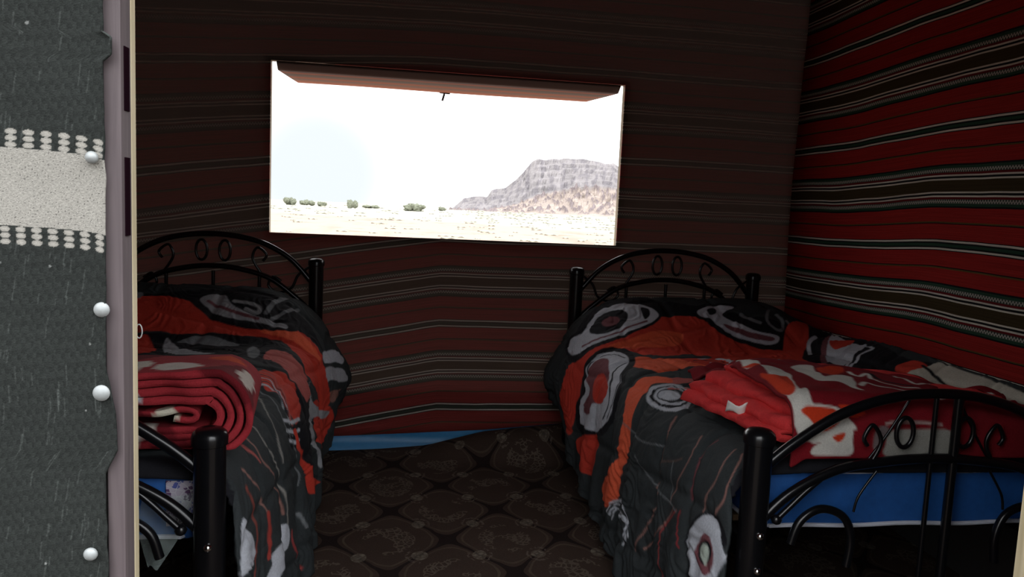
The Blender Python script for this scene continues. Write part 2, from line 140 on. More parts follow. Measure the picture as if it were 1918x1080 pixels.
def resample(P, n):
    d = np.r_[0, np.cumsum(np.linalg.norm(np.diff(P, axis=0), axis=1))]
    t = np.linspace(0, d[-1], n)
    return np.stack([np.interp(t, d, P[:, k]) for k in range(P.shape[1])], 1), d[-1]

def sstep(a, b, x):
    t = np.clip((np.asarray(x, float) - a) / (b - a), 0, 1)
    return t * t * (3 - 2 * t)

def lin(c):
    return tuple((v/255/12.92 if v/255 <= .04045 else ((v/255+.055)/1.055)**2.4) for v in c)

# ------------------------------------------------------------------ materials
def new_mat(name):
    m = bpy.data.materials.new(name); m.use_nodes = True
    nt = m.node_tree
    return m, nt, nt.nodes['Principled BSDF']

def N(nt, kind, **kw):
    n = nt.nodes.new(kind)
    for k, v in kw.items():
        if k == 'ins':
            for a, b in v.items():
                if isinstance(b, bpy.types.NodeSocket): nt.links.new(b, n.inputs[a])
                else: n.inputs[a].default_value = b
        else:
            setattr(n, k, v)
    return n

def M(nt, op, a, b=None, c=None):
    ins = {0: a}
    if b is not None: ins[1] = b
    if c is not None: ins[2] = c
    return N(nt, 'ShaderNodeMath', operation=op, ins=ins).outputs[0]

def mixc(nt, f, a, b, blend='MIX'):
    n = N(nt, 'ShaderNodeMix', data_type='RGBA', blend_type=blend)
    for s, v in ((n.inputs[0], f), (n.inputs[6], a), (n.inputs[7], b)):
        if isinstance(v, bpy.types.NodeSocket): nt.links.new(v, s)
        elif isinstance(v, (int, float)): s.default_value = v
        else: s.default_value = (*v, 1) if len(v) == 3 else v
    return n.outputs[2]

def bump(nt, bs, h, strength=.4, dist=.002):
    b = N(nt, 'ShaderNodeBump', ins={'Height': h, 'Strength': strength, 'Distance': dist})
    nt.links.new(b.outputs[0], bs.inputs['Normal'])

def plain(name, color, rough=.6, metal=0, var=.0, scale=40, bumps=0, coat=0, spec=None):
    m, nt, bs = new_mat(name)
    bs.inputs['Roughness'].default_value = rough
    bs.inputs['Metallic'].default_value = metal
    if coat: bs.inputs['Coat Weight'].default_value = coat; bs.inputs['Coat Roughness'].default_value = .08
    if spec is not None: bs.inputs['Specular IOR Level'].default_value = spec
    tc = N(nt, 'ShaderNodeTexCoord')
    nz = N(nt, 'ShaderNodeTexNoise', ins={'Vector': tc.outputs['Object'], 'Scale': scale, 'Detail': 5.0})
    c2 = tuple(max(0, v * (1 - var)) for v in color); c3 = tuple(min(1, v * (1 + var)) for v in color)
    nt.links.new(mixc(nt, nz.outputs[0], c2, c3), bs.inputs['Base Color'])
    if bumps: bump(nt, bs, nz.outputs[0], .5, bumps)
    return m

def cloth_mat(name, rough=.9, fuzz=.0015, scale=260, sheen=.0, dark=.75):
    """dyed cloth: dye comes from the cloth's own colour attribute, weave and nap from noise"""
    m, nt, bs = new_mat(name)
    bs.inputs['Roughness'].default_value = rough
    bs.inputs['Specular IOR Level'].default_value = .15
    if sheen:
        bs.inputs['Sheen Weight'].default_value = sheen
        bs.inputs['Sheen Roughness'].default_value = .5
    at = N(nt, 'ShaderNodeAttribute', attribute_name='dye')
    tc = N(nt, 'ShaderNodeTexCoord')
    nz = N(nt, 'ShaderNodeTexNoise', ins={'Vector': tc.outputs['Object'], 'Scale': float(scale), 'Detail': 4.0})
    nz2 = N(nt, 'ShaderNodeTexNoise', ins={'Vector': tc.outputs['Object'], 'Scale': 14.0, 'Detail': 6.0})
    v = M(nt, 'MULTIPLY_ADD', nz.outputs[0], .5, dark)
    v = M(nt, 'MULTIPLY', v, M(nt, 'MULTIPLY_ADD', nz2.outputs[0], .4, .8))
    hs = N(nt, 'ShaderNodeVectorMath', operation='SCALE', ins={0: at.outputs['Color'], 'Scale': v})
    nt.links.new(hs.outputs[0], bs.inputs['Base Color'])
    h = M(nt, 'ADD', nz.outputs[0], M(nt, 'MULTIPLY', nz2.outputs[0], 2.0))
    bump(nt, bs, h, .5, fuzz)
    return m

WHITE = (.60, .55, .47); BLACKC = (.010, .009, .010); REDC = (.29, .018, .015)
GREENC = (.022, .055, .034); OLIVE = (.048, .032, .014)
def stripe_mat(name, period, g0, gain=1.0, haze_mix=0):
    """striped woollen tent lining: bands follow the height of the cloth (uv.y, metres)"""
    m, nt, bs = new_mat(name)
    bs.inputs['Roughness'].default_value = .95
    bs.inputs['Specular IOR Level'].default_value = .1
    uv = N(nt, 'ShaderNodeUVMap', uv_map='cloth')
    sp = N(nt, 'ShaderNodeSeparateXYZ', ins={0: uv.outputs[0]})
    u, v = sp.outputs[0], sp.outputs[1]
    wob = N(nt, 'ShaderNodeTexNoise', ins={'Vector': uv.outputs[0], 'Scale': 3.0, 'Detail': 2.0})
    v = M(nt, 'ADD', v, M(nt, 'MULTIPLY_ADD', wob.outputs[0], .012, -.006))
    t = M(nt, 'FRACT', M(nt, 'ADD', M(nt, 'DIVIDE', M(nt, 'SUBTRACT', v, g0), period), 20.5))
    a = M(nt, 'MULTIPLY', M(nt, 'ABSOLUTE', M(nt, 'SUBTRACT', t, .5)), 2.0)   # 0 at the middle of a band group .. 1
    ramp = N(nt, 'ShaderNodeValToRGB', ins={0: a})
    cr = ramp.color_ramp; cr.interpolation = 'CONSTANT'
    dred = (.12, .008, .010)
    stops = [(0, OLIVE), (.0205, WHITE), (.0258, BLACKC), (.0335, WHITE), (.0388, dred), (.0470, (.36, .34, .30)),
             (.061, GREENC), (.071, BLACKC), (.077, REDC), (.126, (.11, .065, .020)), (.1305, BLACKC), (.1345, REDC),
             (.189, BLACKC), (.1925, WHITE), (.1990, BLACKC), (.2050, GREENC)]
    H = .21
    cr.elements[0].position = 0; cr.elements[0].color = (*stops[0][1], 1)
    cr.elements.remove(cr.elements[1])
    for p, c in stops[1:]:
        e = cr.elements.new(p / H); e.color = (*c, 1)
    # zig-zag figure in the patterned bands
    zz = M(nt, 'PINGPONG', M(nt, 'MULTIPLY', u, 1.6), .010)
    ph = M(nt, 'PINGPONG', M(nt, 'ADD', M(nt, 'MULTIPLY', a, H), zz), .0075)
    fig = M(nt, 'GREATER_THAN', ph, .0038)
    inb = M(nt, 'MULTIPLY', M(nt, 'GREATER_THAN', a, .047/H), M(nt, 'LESS_THAN', a, .061/H))
    base = mixc(nt, M(nt, 'MULTIPLY', inb, fig), ramp.outputs[0], (.03, .045, .035))
    base = mixc(nt, float(haze_mix), base, (.090, .066, .060))  # even brown mix imitating haze over the stripes
    # weft streaks
    mp = N(nt, 'ShaderNodeMapping', ins={'Vector': uv.outputs[0], 'Scale': (3, 320, 1)})
    st = N(nt, 'ShaderNodeTexNoise', ins={'Vector': mp.outputs[0], 'Scale': 1.0, 'Detail': 3.0})
    fine = N(nt, 'ShaderNodeTexNoise', ins={'Vector': uv.outputs[0], 'Scale': 500.0, 'Detail': 1.0})
    k = M(nt, 'MULTIPLY', M(nt, 'MULTIPLY_ADD', st.outputs[0], 1.3, .35), M(nt, 'MULTIPLY_ADD', fine.outputs[0], .8, .6))
    k = M(nt, 'MULTIPLY', k, gain)
    hs = N(nt, 'ShaderNodeVectorMath', operation='SCALE', ins={0: base, 'Scale': k})
    nt.links.new(hs.outputs[0], bs.inputs['Base Color'])
    bump(nt, bs, M(nt, 'ADD', st.outputs[0], fine.outputs[0]), .6, .002)
    return m

def carpet_mat():
    m, nt, bs = new_mat('patterned_carpet')
    bs.inputs['Roughness'].default_value = .95
    bs.inputs['Specular IOR Level'].default_value = .12
    tc = N(nt, 'ShaderNodeTexCoord')
    nzw = N(nt, 'ShaderNodeTexNoise', ins={'Vector': tc.outputs['Object'], 'Scale': 7.0, 'Detail': 2.0})
    wv = N(nt, 'ShaderNodeVectorMath', operation='MULTIPLY_ADD', ins={0: nzw.outputs[1], 1: (.03, .03, 0), 2: tc.outputs['Object']})
    sp = N(nt, 'ShaderNodeSeparateXYZ', ins={0: wv.outputs[0]})
    x, y = sp.outputs[0], sp.outputs[1]
    k = 2 * PI / .42
    cx = M(nt, 'COSINE', M(nt, 'MULTIPLY', x, k)); cy = M(nt, 'COSINE', M(nt, 'MULTIPLY', y, k * .8))
    f = M(nt, 'ADD', cx, cy)
    line = M(nt, 'LESS_THAN', M(nt, 'ABSOLUTE', f), .10)
    line2 = M(nt, 'LESS_THAN', M(nt, 'ABSOLUTE', M(nt, 'SUBTRACT', M(nt, 'ABSOLUTE', f), .30)), .05)
    k2 = k * 2
    g = M(nt, 'ADD', M(nt, 'COSINE', M(nt, 'MULTIPLY', M(nt, 'ADD', x, .105), k2)), M(nt, 'COSINE', M(nt, 'MULTIPLY', M(nt, 'ADD', y, .131), k2 * .8)))
    spot = M(nt, 'GREATER_THAN', g, 1.72)
    ring = M(nt, 'LESS_THAN', M(nt, 'ABSOLUTE', M(nt, 'SUBTRACT', g, 1.35)), .13)
    fl = N(nt, 'ShaderNodeTexVoronoi', feature='DISTANCE_TO_EDGE', ins={'Vector': tc.outputs['Object'], 'Scale': 52.0})
    flo = M(nt, 'MULTIPLY', M(nt, 'LESS_THAN', fl.outputs[0], .11), M(nt, 'GREATER_THAN', nzw.outputs[0], .5))
    med = M(nt, 'GREATER_THAN', M(nt, 'ABSOLUTE', f), 1.15)
    nz = N(nt, 'ShaderNodeTexNoise', ins={'Vector': tc.outputs['Object'], 'Scale': 2.2, 'Detail': 5.0})
    c = mixc(nt, nz.outputs[0], (.045, .028, .022), (.085, .058, .045))
    c = mixc(nt, M(nt, 'MULTIPLY', M(nt, 'MULTIPLY', flo, med), .6), c, (.17, .14, .11))
    c = mixc(nt, M(nt, 'MULTIPLY', line2, M(nt, 'MULTIPLY', nzw.outputs[0], .6)), c, (.17, .14, .10))
    c = mixc(nt, line, c, (.022, .014, .013))
    c = mixc(nt, M(nt, 'MULTIPLY', ring, M(nt, 'MULTIPLY', flo, .8)), c, (.15, .12, .10))
    c = mixc(nt, M(nt, 'MULTIPLY', spot, M(nt, 'MULTIPLY_ADD', fl.outputs[0], 2.0, .25)), c, (.22, .19, .15))
    fine = N(nt, 'ShaderNodeTexNoise', ins={'Vector': tc.outputs['Object'], 'Scale': 380.0, 'Detail': 2.0})
    hs = N(nt, 'ShaderNodeVectorMath', operation='SCALE', ins={0: c, 'Scale': M(nt, 'MULTIPLY_ADD', fine.outputs[0], .9, .5)})
    nt.links.new(hs.outputs[0], bs.inputs['Base Color'])
    bump(nt, bs, fine.outputs[0], .6, .003)
    return m

def wood_mat(name, c1, c2, rough=.7):
    m, nt, bs = new_mat(name)
    bs.inputs['Roughness'].default_value = rough
    tc = N(nt, 'ShaderNodeTexCoord')
    mp = N(nt, 'ShaderNodeMapping', ins={'Vector': tc.outputs['Object'], 'Scale': (60, 60, 4)})
    nz = N(nt, 'ShaderNodeTexNoise', ins={'Vector': mp.outputs[0], 'Scale': 2.0, 'Detail': 6.0, 'Distortion': .6})
    cr = N(nt, 'ShaderNodeValToRGB', ins={0: nz.outputs[0]})
    cr.color_ramp.elements[0].position = .3; cr.color_ramp.elements[0].color = (*c1, 1)
    cr.color_ramp.elements[1].position = .75; cr.color_ramp.elements[1].color = (*c2, 1)
    nt.links.new(cr.outputs[0], bs.inputs['Base Color'])
    bump(nt, bs, nz.outputs[0], .3, .001)
    return m

M_BACK = stripe_mat('striped_lining_back', .417, .841, .95, .36)
M_SIDE = stripe_mat('striped_lining_side', .44, .907, .92)
# translucency added to the back lining: daylight through it imitates the haze glow
nt = M_BACK.node_tree; bs = nt.nodes['Principled BSDF']
tl = N(nt, 'ShaderNodeBsdfTranslucent'); tl.inputs[0].default_value = (.80, .66, .60, 1)
mxs = N(nt, 'ShaderNodeMixShader'); mxs.inputs[0].default_value = .075
nt.links.new(bs.outputs[0], mxs.inputs[1]); nt.links.new(tl.outputs[0], mxs.inputs[2])
nt.links.new(mxs.outputs[0], nt.nodes['Material Output'].inputs[0])
M_CEIL = stripe_mat('striped_lining_roof', .417, .1, .8)
m_, nt, bs = new_mat('striped_flap_cloth')
bs.inputs['Roughness'].default_value = .95
uvn = N(nt, 'ShaderNodeUVMap', uv_map='cloth'); spn = N(nt, 'ShaderNodeSeparateXYZ', ins={0: uvn.outputs[0]})
wbn = N(nt, 'ShaderNodeTexNoise', ins={'Vector': uvn.outputs[0], 'Scale': 4.0, 'Detail': 3.0})
rp = N(nt, 'ShaderNodeValToRGB', ins={0: M(nt, 'ADD', spn.outputs[1], M(nt, 'MULTIPLY_ADD', wbn.outputs[0], .05, -.025))})
cr = rp.color_ramp
cr.elements[0].position = 0; cr.elements[0].color = (.06, .035, .03, 1); cr.elements[1].position = 1; cr.elements[1].color = (.5, .2, .1, 1)
for p_, c_ in ((.03, (.07, .04, .032)), (.10, (.07, .038, .03)), (.13, (.26, .06, .018)), (.20, (.08, .06, .045)), (.30, (.12, .09, .065)), (.36, (.30, .08, .025)), (.47, (.15, .11, .08)), (.62, (.34, .12, .055))):
    e_ = cr.elements.new(p_); e_.color = (*c_, 1)
nt.links.new(rp.outputs[0], bs.inputs['Base Color'])
M_FLAP = m_
M_CARPET = carpet_mat()
M_TARP = plain('blue_tarpaulin', (.03, .20, .42), .45, var=.15, scale=30, bumps=.003)
M_IRON = plain('black_painted_iron', (.004, .004, .005), .28, var=.2, scale=60, coat=.25, spec=.3)
M_CHROME = plain('chrome', (.75, .75, .74), .15, metal=1)
M_MATTR = plain('blue_mattress_fabric', (.012, .085, .30), .6, var=.25, scale=50, bumps=.003)
M_PIPE = plain('white_piping', (.5, .52, .58), .6, var=.1)
M_COMF = cloth_mat('printed_comforter', .85, .002, 200)
M_FLEECE = cloth_mat('fleece', .95, .003, 330, dark=.7)
M_GOAT = cloth_mat('woven_goat_hair', .95, .0012, 900, dark=.7)
M_PAINTW = wood_mat('mauve_painted_wood', (.055, .041, .044), (.092, .072, .075))
M_RAWW = wood_mat('raw_plywood_edge', (.30, .25, .15), (.42, .36, .25))
M_SLOT = plain('slot_shade', (.008, .003, .005), 1.0, spec=0.)
M_NAIL = plain('galvanised_cap', (.24, .255, .255), .45, metal=.2, var=.2, scale=300)
M_TAG = plain('white_care_tag', (.8, .78, .74), .7, var=.1)
M_BLACKROOF = plain('dark_roof_cloth', (.02, .017, .016), .95, var=.3)

# ------------------------------------------------------------------ colour painting on cloth grids
def paint(P, base, shapes, cell):
    """P: (n,2) cloth coordinates in metres. shapes: ['p'|'l', colour, width, [[u,v],...]] in order"""
    C = np.tile(np.asarray(base, float), (len(P), 1)) if np.ndim(base) == 1 else base
    for kind, colr, w, pts in shapes:
        pts = np.asarray(pts, float)
        if len(pts) < 2: continue
        closed = kind == 'p'
        if len(pts) > 2: Q = catmull(pts, 5, closed)
        else: Q = pts
        pad = (w if kind == 'l' else 0) + cell * 2
        lo, hi = Q.min(0) - pad, Q.max(0) + pad
        idx = np.nonzero(((P >= lo) & (P <= hi)).all(1))[0]
        if not len(idx): continue
        p = P[idx]
        dmin = np.full(len(p), 1e9); inside = np.zeros(len(p), bool)
        A = Q; B = np.roll(Q, -1, 0)
        if not closed: A, B = A[:-1], B[:-1]
        for a, b in zip(A, B):
            d = b - a; L = d @ d + 1e-12
            t = np.clip(((p - a) @ d) / L, 0, 1)
            dist = np.hypot(*(p - a - t[:, None] * d).T)
            dmin = np.minimum(dmin, dist)
            if closed:
                c = ((a[1] > p[:, 1]) != (b[1] > p[:, 1]))
                xx = a[0] + (p[:, 1] - a[1]) * (d[0] / (d[1] if abs(d[1]) > 1e-9 else 1e-9))
                inside ^= c & (p[:, 0] < xx)
        sd = np.where(inside, -dmin, dmin) if closed else dmin - w / 2
        cov = np.clip(.5 - sd / cell, 0, 1)[:, None]
        C[idx] = C[idx] * (1 - cov) + np.asarray(colr) * cov
    return C

def grid_faces(nu, nv):
    i = np.arange(nu - 1)[:, None] * nv + np.arange(nv - 1)[None, :]
    return np.stack([i, i + nv, i + nv + 1, i + 1], -1).reshape(-1, 4)

# ------------------------------------------------------------------ the shell of the tent
XL, XR, YF, YB, ZC = -1.55, 2.0, .64, 3.65, 2.45
WX0, WX1, WZ0, WZ1 = -.618, 1.06, 1.045, 1.832     # window opening in the back wall

def sag(x, z):
    s = -.19 * np.clip(.18 - x, 0, 3) * (.75 + .25 * np.clip(1.4 - z, 0, 1))
    s = s * sstep(.12, -.25, x) + (1 - sstep(.12, -.25, x)) * s
    return s * np.clip(1 - (z - 1.1) * .8, .1, 1.)

def striped_wall(name, xs, zs, pos, v_of, mat, hole=None, thick=.012):
    nx, nz = len(xs), len(zs)
    V = []; UV = []
    for x in xs:
        for z in zs:
            V.append(pos(x, z)); UV.append((x, v_of(x, z)))
    F = []
    for i in range(nx - 1):
        for j in range(nz - 1):
            if hole and hole(.5*(xs[i]+xs[i+1]), .5*(zs[j]+zs[j+1])): continue
            F.append((i*nz+j, (i+1)*nz+j, (i+1)*nz+j+1, i*nz+j+1))
    o = mesh_obj(name, V, F, mat, uv=UV)
    s = o.modifiers.new('thickness', 'SOLIDIFY'); s.thickness = thick; s.offset = -1
    tag(o, kind='structure')
    return o

def breaks(a, b, step, extra=()):
    xs = list(np.arange(a, b, step)) + [b]
    xs = [x for x in xs if all(abs(x - e) > step * .3 for e in extra)] + list(extra)
    return sorted(xs)

def hem(x):  # height of the lining's lower edge
    return float(np.interp(x, [-1.6, -.32, .15, .42, .83, 2.0], [.05, .065, .085, .098, .133, .15]))

def back_pos(x, z):
    rip = .010 * math.sin(3.1 * x + .6) * math.sin(1.3 * z) + .006 * noise.noise(Vector((x*2.2, z*2.5, 3)))
    near = min(abs(x - WX0), abs(x - WX1), abs(z - WZ0), abs(z - WZ1))
    rip *= min(1, near * 6)
    if z < .4: z = hem(x) + (z - 0) / .4 * (.4 - hem(x))
    return (x, YB - .02 + rip, z)
# the hem line: rows below .4 m are squeezed up to the hem
def back_v(x, z):
    zz = back_pos(x, z)[2]
    return zz - float(sag(x, zz))
xs = breaks(XL, XR, .06, (WX0, WX1)); zs = breaks(0, ZC, .05, (WZ0, WZ1))
striped_wall('wall_back', xs, zs, back_pos, back_v, M_BACK,
             hole=lambda x, z: WX0 < x < WX1 and WZ0 < z < WZ1)

def right_sag(y, z):
    return .012 * math.sin(2.2 * y) + .01 * noise.noise(Vector((y*1.7, z*.8, 9)))
ys = breaks(YF, YB + .02, .06); zz_ = breaks(-.05, ZC, .05)
striped_wall('wall_right', ys, zz_,
             lambda y, z: (XR + .012 * math.sin(4*y + 2*z) * math.sin(1.1*z) + .006*noise.noise(Vector((y*3, z*3, 0))), y, z),
             lambda y, z: z + right_sag(y, z), M_SIDE)
striped_wall('wall_left', ys, zz_,
             lambda y, z: (XL - .012 * math.sin(3.6*y + z), y, z),
             lambda y, z: z + .02 * math.sin(1.9 * y), M_SIDE)
# front wall, with the doorway
DX0, DX1, DZ = -.236, .672, 1.76
mb = MB()
for x0, x1, z0, z1 in ((XL, DX0, 0, ZC), (DX1, XR, 0, ZC), (DX0, DX1, DZ, ZC)):
    mb.box(x0 - (.03 if x0 == XL else 0), x1 + (.03 if x1 == XR else 0), YF + .006, YF + .03, z0 - .06, z1 + .03)
wf = mb.build('wall_front', M_BLACKROOF, smooth=False); tag(wf, kind='structure')
# roof cloth
V = []; UV = []
xs2 = breaks(XL - .05, XR + .05, .12); ys2 = breaks(YF - .02, YB + .02, .12)
for x in xs2:
    for y in ys2:
        V.append((x, y, ZC + .02 * math.sin(2.2*x) * math.sin(1.7*y))); UV.append((x, y))
o = mesh_obj('ceiling', V, grid_faces(len(xs2), len(ys2)), M_CEIL, uv=UV); tag(o, kind='structure')
sm = o.modifiers.new('thickness', 'SOLIDIFY'); sm.thickness = .02; sm.offset = 1

# carpeted floor; its far edge is pushed up against the lining
def floor_z(x, y):
    up = float(np.interp(x, [-.4, -.1, .15, .42, .83, 2.0], [0, .008, .028, .098, .140, .15]))
    return up * float(sstep(3.34, 3.58, y)) ** 1.3 + .003 * noise.noise(Vector((x*3, y*3, 0)))
xs3 = breaks(XL - .02, XR + .03, .05); ys3 = breaks(YF - .1, YB - .045, .04)
V = [(x, y, floor_z(x, y)) for x in xs3 for y in ys3]
o = mesh_obj('floor', V, grid_faces(len(xs3), len(ys3)), M_CARPET); tag(o, kind='structure')
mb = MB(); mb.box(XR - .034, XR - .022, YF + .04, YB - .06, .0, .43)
tag(mb.build('shade_strip_1', M_BLACKROOF, smooth=False, bevel=.003), kind='structure')   # added dark strip standing in for the shade under the right bed
# blue tarpaulin skirting showing under the lining
V = []
for i in range(61):
    x = XL + (XR - XL) * i / 60
    for j in range(9):
        V.append((x, YB + .004 + .004 * math.sin(9*x + j) - (.10 if j == 0 else 0), -.02 + .04 * j if j else -.03))
o = mesh_obj('tarpaulin', V, grid_faces(61, 9), M_TARP)
o.modifiers.new('thickness', 'SOLIDIFY').thickness = .002
tag(o, 'bright blue tarpaulin strip showing below the hem of the striped back wall', 'tarpaulin')

# window: slim battens round the opening and the propped awning flap
win = empty('window_1', ((WX0+WX1)/2, YB, WZ0)); tag(win, kind='structure')
def child(mb, name, mat, parent, **k):
    o = mb.build(name, mat, None, **k)
    o.parent = parent
    o.matrix_parent_inverse = Matrix.Translation(-Vector(parent.location))
    return o
mb = MB(); b = .018
mb.box(WX0-b, WX0-.001, YB-.006, YB+.03, WZ0-b, WZ1+b); mb.box(WX1+.001, WX1+b, YB-.006, YB+.03, WZ0-b, WZ1+b)
mb.box(WX0-b, WX1+b, YB-.006, YB+.03, WZ0-b, WZ0-.001)
mb.box(WX0-b, WX1+b, YB-.006, YB+.03, WZ1+.001, WZ1+b)
child(mb, 'window_frame', M_RAWW, win, smooth=False)
def flap_z(x, y):
    t = (y - YB) / .72
    return WZ1 + .004 - .030*min(1, t/.06) + .048*max(0, t-.06)/.94 + .0015 * math.sin(5 * x + 3*t) * t
fx = np.linspace(WX0 + .022, WX1 - .018, 40); fy = np.r_[np.linspace(YB + .005, YB + .05, 8)[:-1], np.linspace(YB + .05, YB + .72, 18)]
V = []; UV = []
for x in fx:
    for y in fy:
        V.append((x, y, flap_z(x, y))); UV.append((x, y - YB))
fl = mesh_obj('awning_flap', V, grid_faces(40, 25), M_FLAP, uv=UV)
fl.modifiers.new('thickness', 'SOLIDIFY').thickness = .008
fl.parent = win; fl.matrix_parent_inverse = Matrix.Translation(-Vector(win.location))
mb = MB()
for i, x in enumerate((.215,)):
    mb.tube([(x, YB+.70, flap_z(x, YB+.7)), (x-.004, YB+.73, flap_z(x, YB+.7)-.02), (x-.012, YB+.73, flap_z(x, YB+.7)-.05)], .006, 8)
    mb.tube([(x-.03, YB+.72, flap_z(x, YB+.7)-.005), (x+.03, YB+.72, flap_z(x, YB+.7)-.008)], .006, 8)
child(mb, 'flap_tie', M_BLACKROOF, win)
mb = MB(); mb.tube([(WX0+.02, YB-.008, WZ1+.008), (WX1-.02, YB-.008, WZ1+.006)], .004, 8)
child(mb, 'hem_cord', plain('pale_cord', (.32, .26, .21), .8), win)

# ------------------------------------------------------------------ the doorway and the outer cloth next to the lens
door = empty('door_1', (DX0, YF, 0)); tag(door, kind='structure')
mb = MB()
mb.box(DX0, -.2224, YF, YF + .022, 0, DZ)
child(mb, 'door_jamb', M_PAINTW, door, smooth=False, bevel=.001)
mb = MB(); mb.box(-.228, -.2222, YF + .0225, YF + .033, 0, DZ)
child(mb, 'door_edge', M_RAWW, door, smooth=False, bevel=.0008)
mb = MB()
for z0, z1 in ((1.235, 1.315), (1.165, 1.228)):
    mb.box(-.2226, -.2214, YF + .006, YF + .016, z0 + .03 if z0 > 1.2 else z0, z1)  # raised dark plates painting the shade inside the jamb slots
child(mb, 'slot_shade', M_SLOT, door, smooth=False)
mb = MB()
mb.box(.6555, DX1, YF - .005, YF + .035, 0, DZ); mb.box(-.2205, .6555, YF - .005, YF + .035, DZ - .02, DZ)
child(mb, 'door_post', M_RAWW, door, smooth=False)
mb = MB(); mb.tube([(-.2215 + .0025*math.sin(a), YF+.034, 1.082 + .006*math.cos(a)) for a in np.linspace(0, 2*PI, 24)[:-1]], .0005, 6, closed=True)
child(mb, 'wire_loop', M_NAIL, door)

def outer_edge(z):
    e = np.interp(z, [0, .86, .90, .93, .97, .99, 1.02, 1.06, 1.09, 1.16, 1.235, 1.30, 1.306, 1.318, 1.322, 1.40, 2.4],
                  [-.235, -.2345, -.2345, -.2355, -.236, -.2265, -.2275, -.2345, -.2335, -.2335, -.2335, -.234, -.2275, -.227, -.2335, -.2315, -.232])
    return float(e) + .0012 * noise.noise(Vector((z*60, 1, 0)))
zfine = list(np.arange(.86, 1.38, .0007)); zrows = [0, .2, .4, .6] + [.7, .8] + zfine + [1.45, 1.55, 1.7, 1.9, 2.1, ZC]
xf = np.r_[np.linspace(-1.6, -.35, 14)[:-1], np.arange(-.35, -.2335, .0007)]
xf = (xf - xf[-1])            # offsets from the free edge
V = []; Pc = []
for xo in xf:
    for z in zrows:
        x = outer_edge(z) + xo
        pl = .0003 * math.sin(x * 90 + 2*math.sin(z*14)) + .0015 * noise.noise(Vector((x*16, z*16, 0)))
        V.append((x, YF - .004 + pl - .003 * math.exp(xo * 300), z)); Pc.append((xo, z))
Pc = np.array(Pc); xo, zz = Pc[:, 0], Pc[:, 1]
rng = np.random.default_rng(3)
C = np.tile(np.array([.0160, .0185, .0170]), (len(Pc), 1))
# warp streaks and fuzz of the goat hair
gx = np.floor(xo / .0014).astype(int); gz = np.floor(zz / .0045 + 40*((gx*31) % 17)/17.).astype(int)
h = ((gx * 7919 + gz * 104729) % 1013) / 1013.
C *= (.55 + .5 * h + .4*rng.random(len(Pc)))[:, None]
for _ in range(12):
    ax, az = -rng.random()*.10, .86 + rng.random()*.5; rr_ = .0006 + rng.random()*.0009
    C[np.hypot(xo-ax, zz-az) < rr_] = (.12, .125, .12)
for _ in range(160):
    ax, az, L_ = -rng.random()*.11, .86 + rng.random()*.5, .002 + rng.random()*.008
    k_ = (np.abs(xo-ax-.15*(zz-az)) < .0005) & (np.abs(zz-az) < L_); C[k_] = C[k_]*1.6 + .005
zt = 1.2275 + .0035 * (1 - np.exp(xo * 30)) ; zb = 1.1705 - .003 * np.exp(xo * 40) * 1.6
zt = zt - .003 * np.exp(xo * 60)
wm = (.245, .235, .21)
body = (zz < zt) & (zz > zb)
jit = .12 * np.sin(gx * 2.3) + .1
cell = np.sin(xo * 2*PI/.0050 + 1.1*np.sin(zz*500)) * np.sin(zz * 2*PI/.0046 + 1.4*np.sin(xo*330))
wv = np.array(wm)[None, :] * (.92 + .12 * cell + .06*rng.standard_normal(len(Pc)))[:, None]
hole = (cell > .80) & (np.sin(xo*900+np.floor(zz*217)*3.1) > -.1)
wv[hole] = (.075, .07, .065)
C[body] = np.clip(wv, 0, 1)[body]
per = .0128
for up, z_, p_ in ((1, zt, per), (-1, zb, .0116)):
    dz = (zz - z_) * up
    fx = (xo / p_) % 1; fz = (dz / .0050) % 1
    blob = ((fx - .66) / .33)**2 + ((fz - .5) / .46)**2
    k_ = (dz > 0) & (dz < .0150) & (blob < 1)
    C[k_] = np.array(wm) * (1.05 - .3 * blob[k_])[:, None]
ow = mesh_obj('woven_tent_cloth', V, grid_faces(len(xf), len(zrows)), M_GOAT, col=C)
ow.modifiers.new('thickness', 'SOLIDIFY').thickness = .0015
tag(ow, 'dark grey woven goat hair cloth with one white band nailed outside left of the doorway', 'cloth')
for (x, z, r) in ((-.237, 1.038, .0065), (-.236, 1.106, .006), (-.247, .902, .0055), (-.242, 1.226, .0048)):
    mb = MB()
    mb.lathe([(r*.2, -.001), (r, 0), (r*1.02, .001), (r*.85, .0025), (r*.45, .0038), (r*.1, .0042)], (x, YF - .0065, z), 'y', 20)
    n_ = mb.build('nail', M_NAIL, ow)

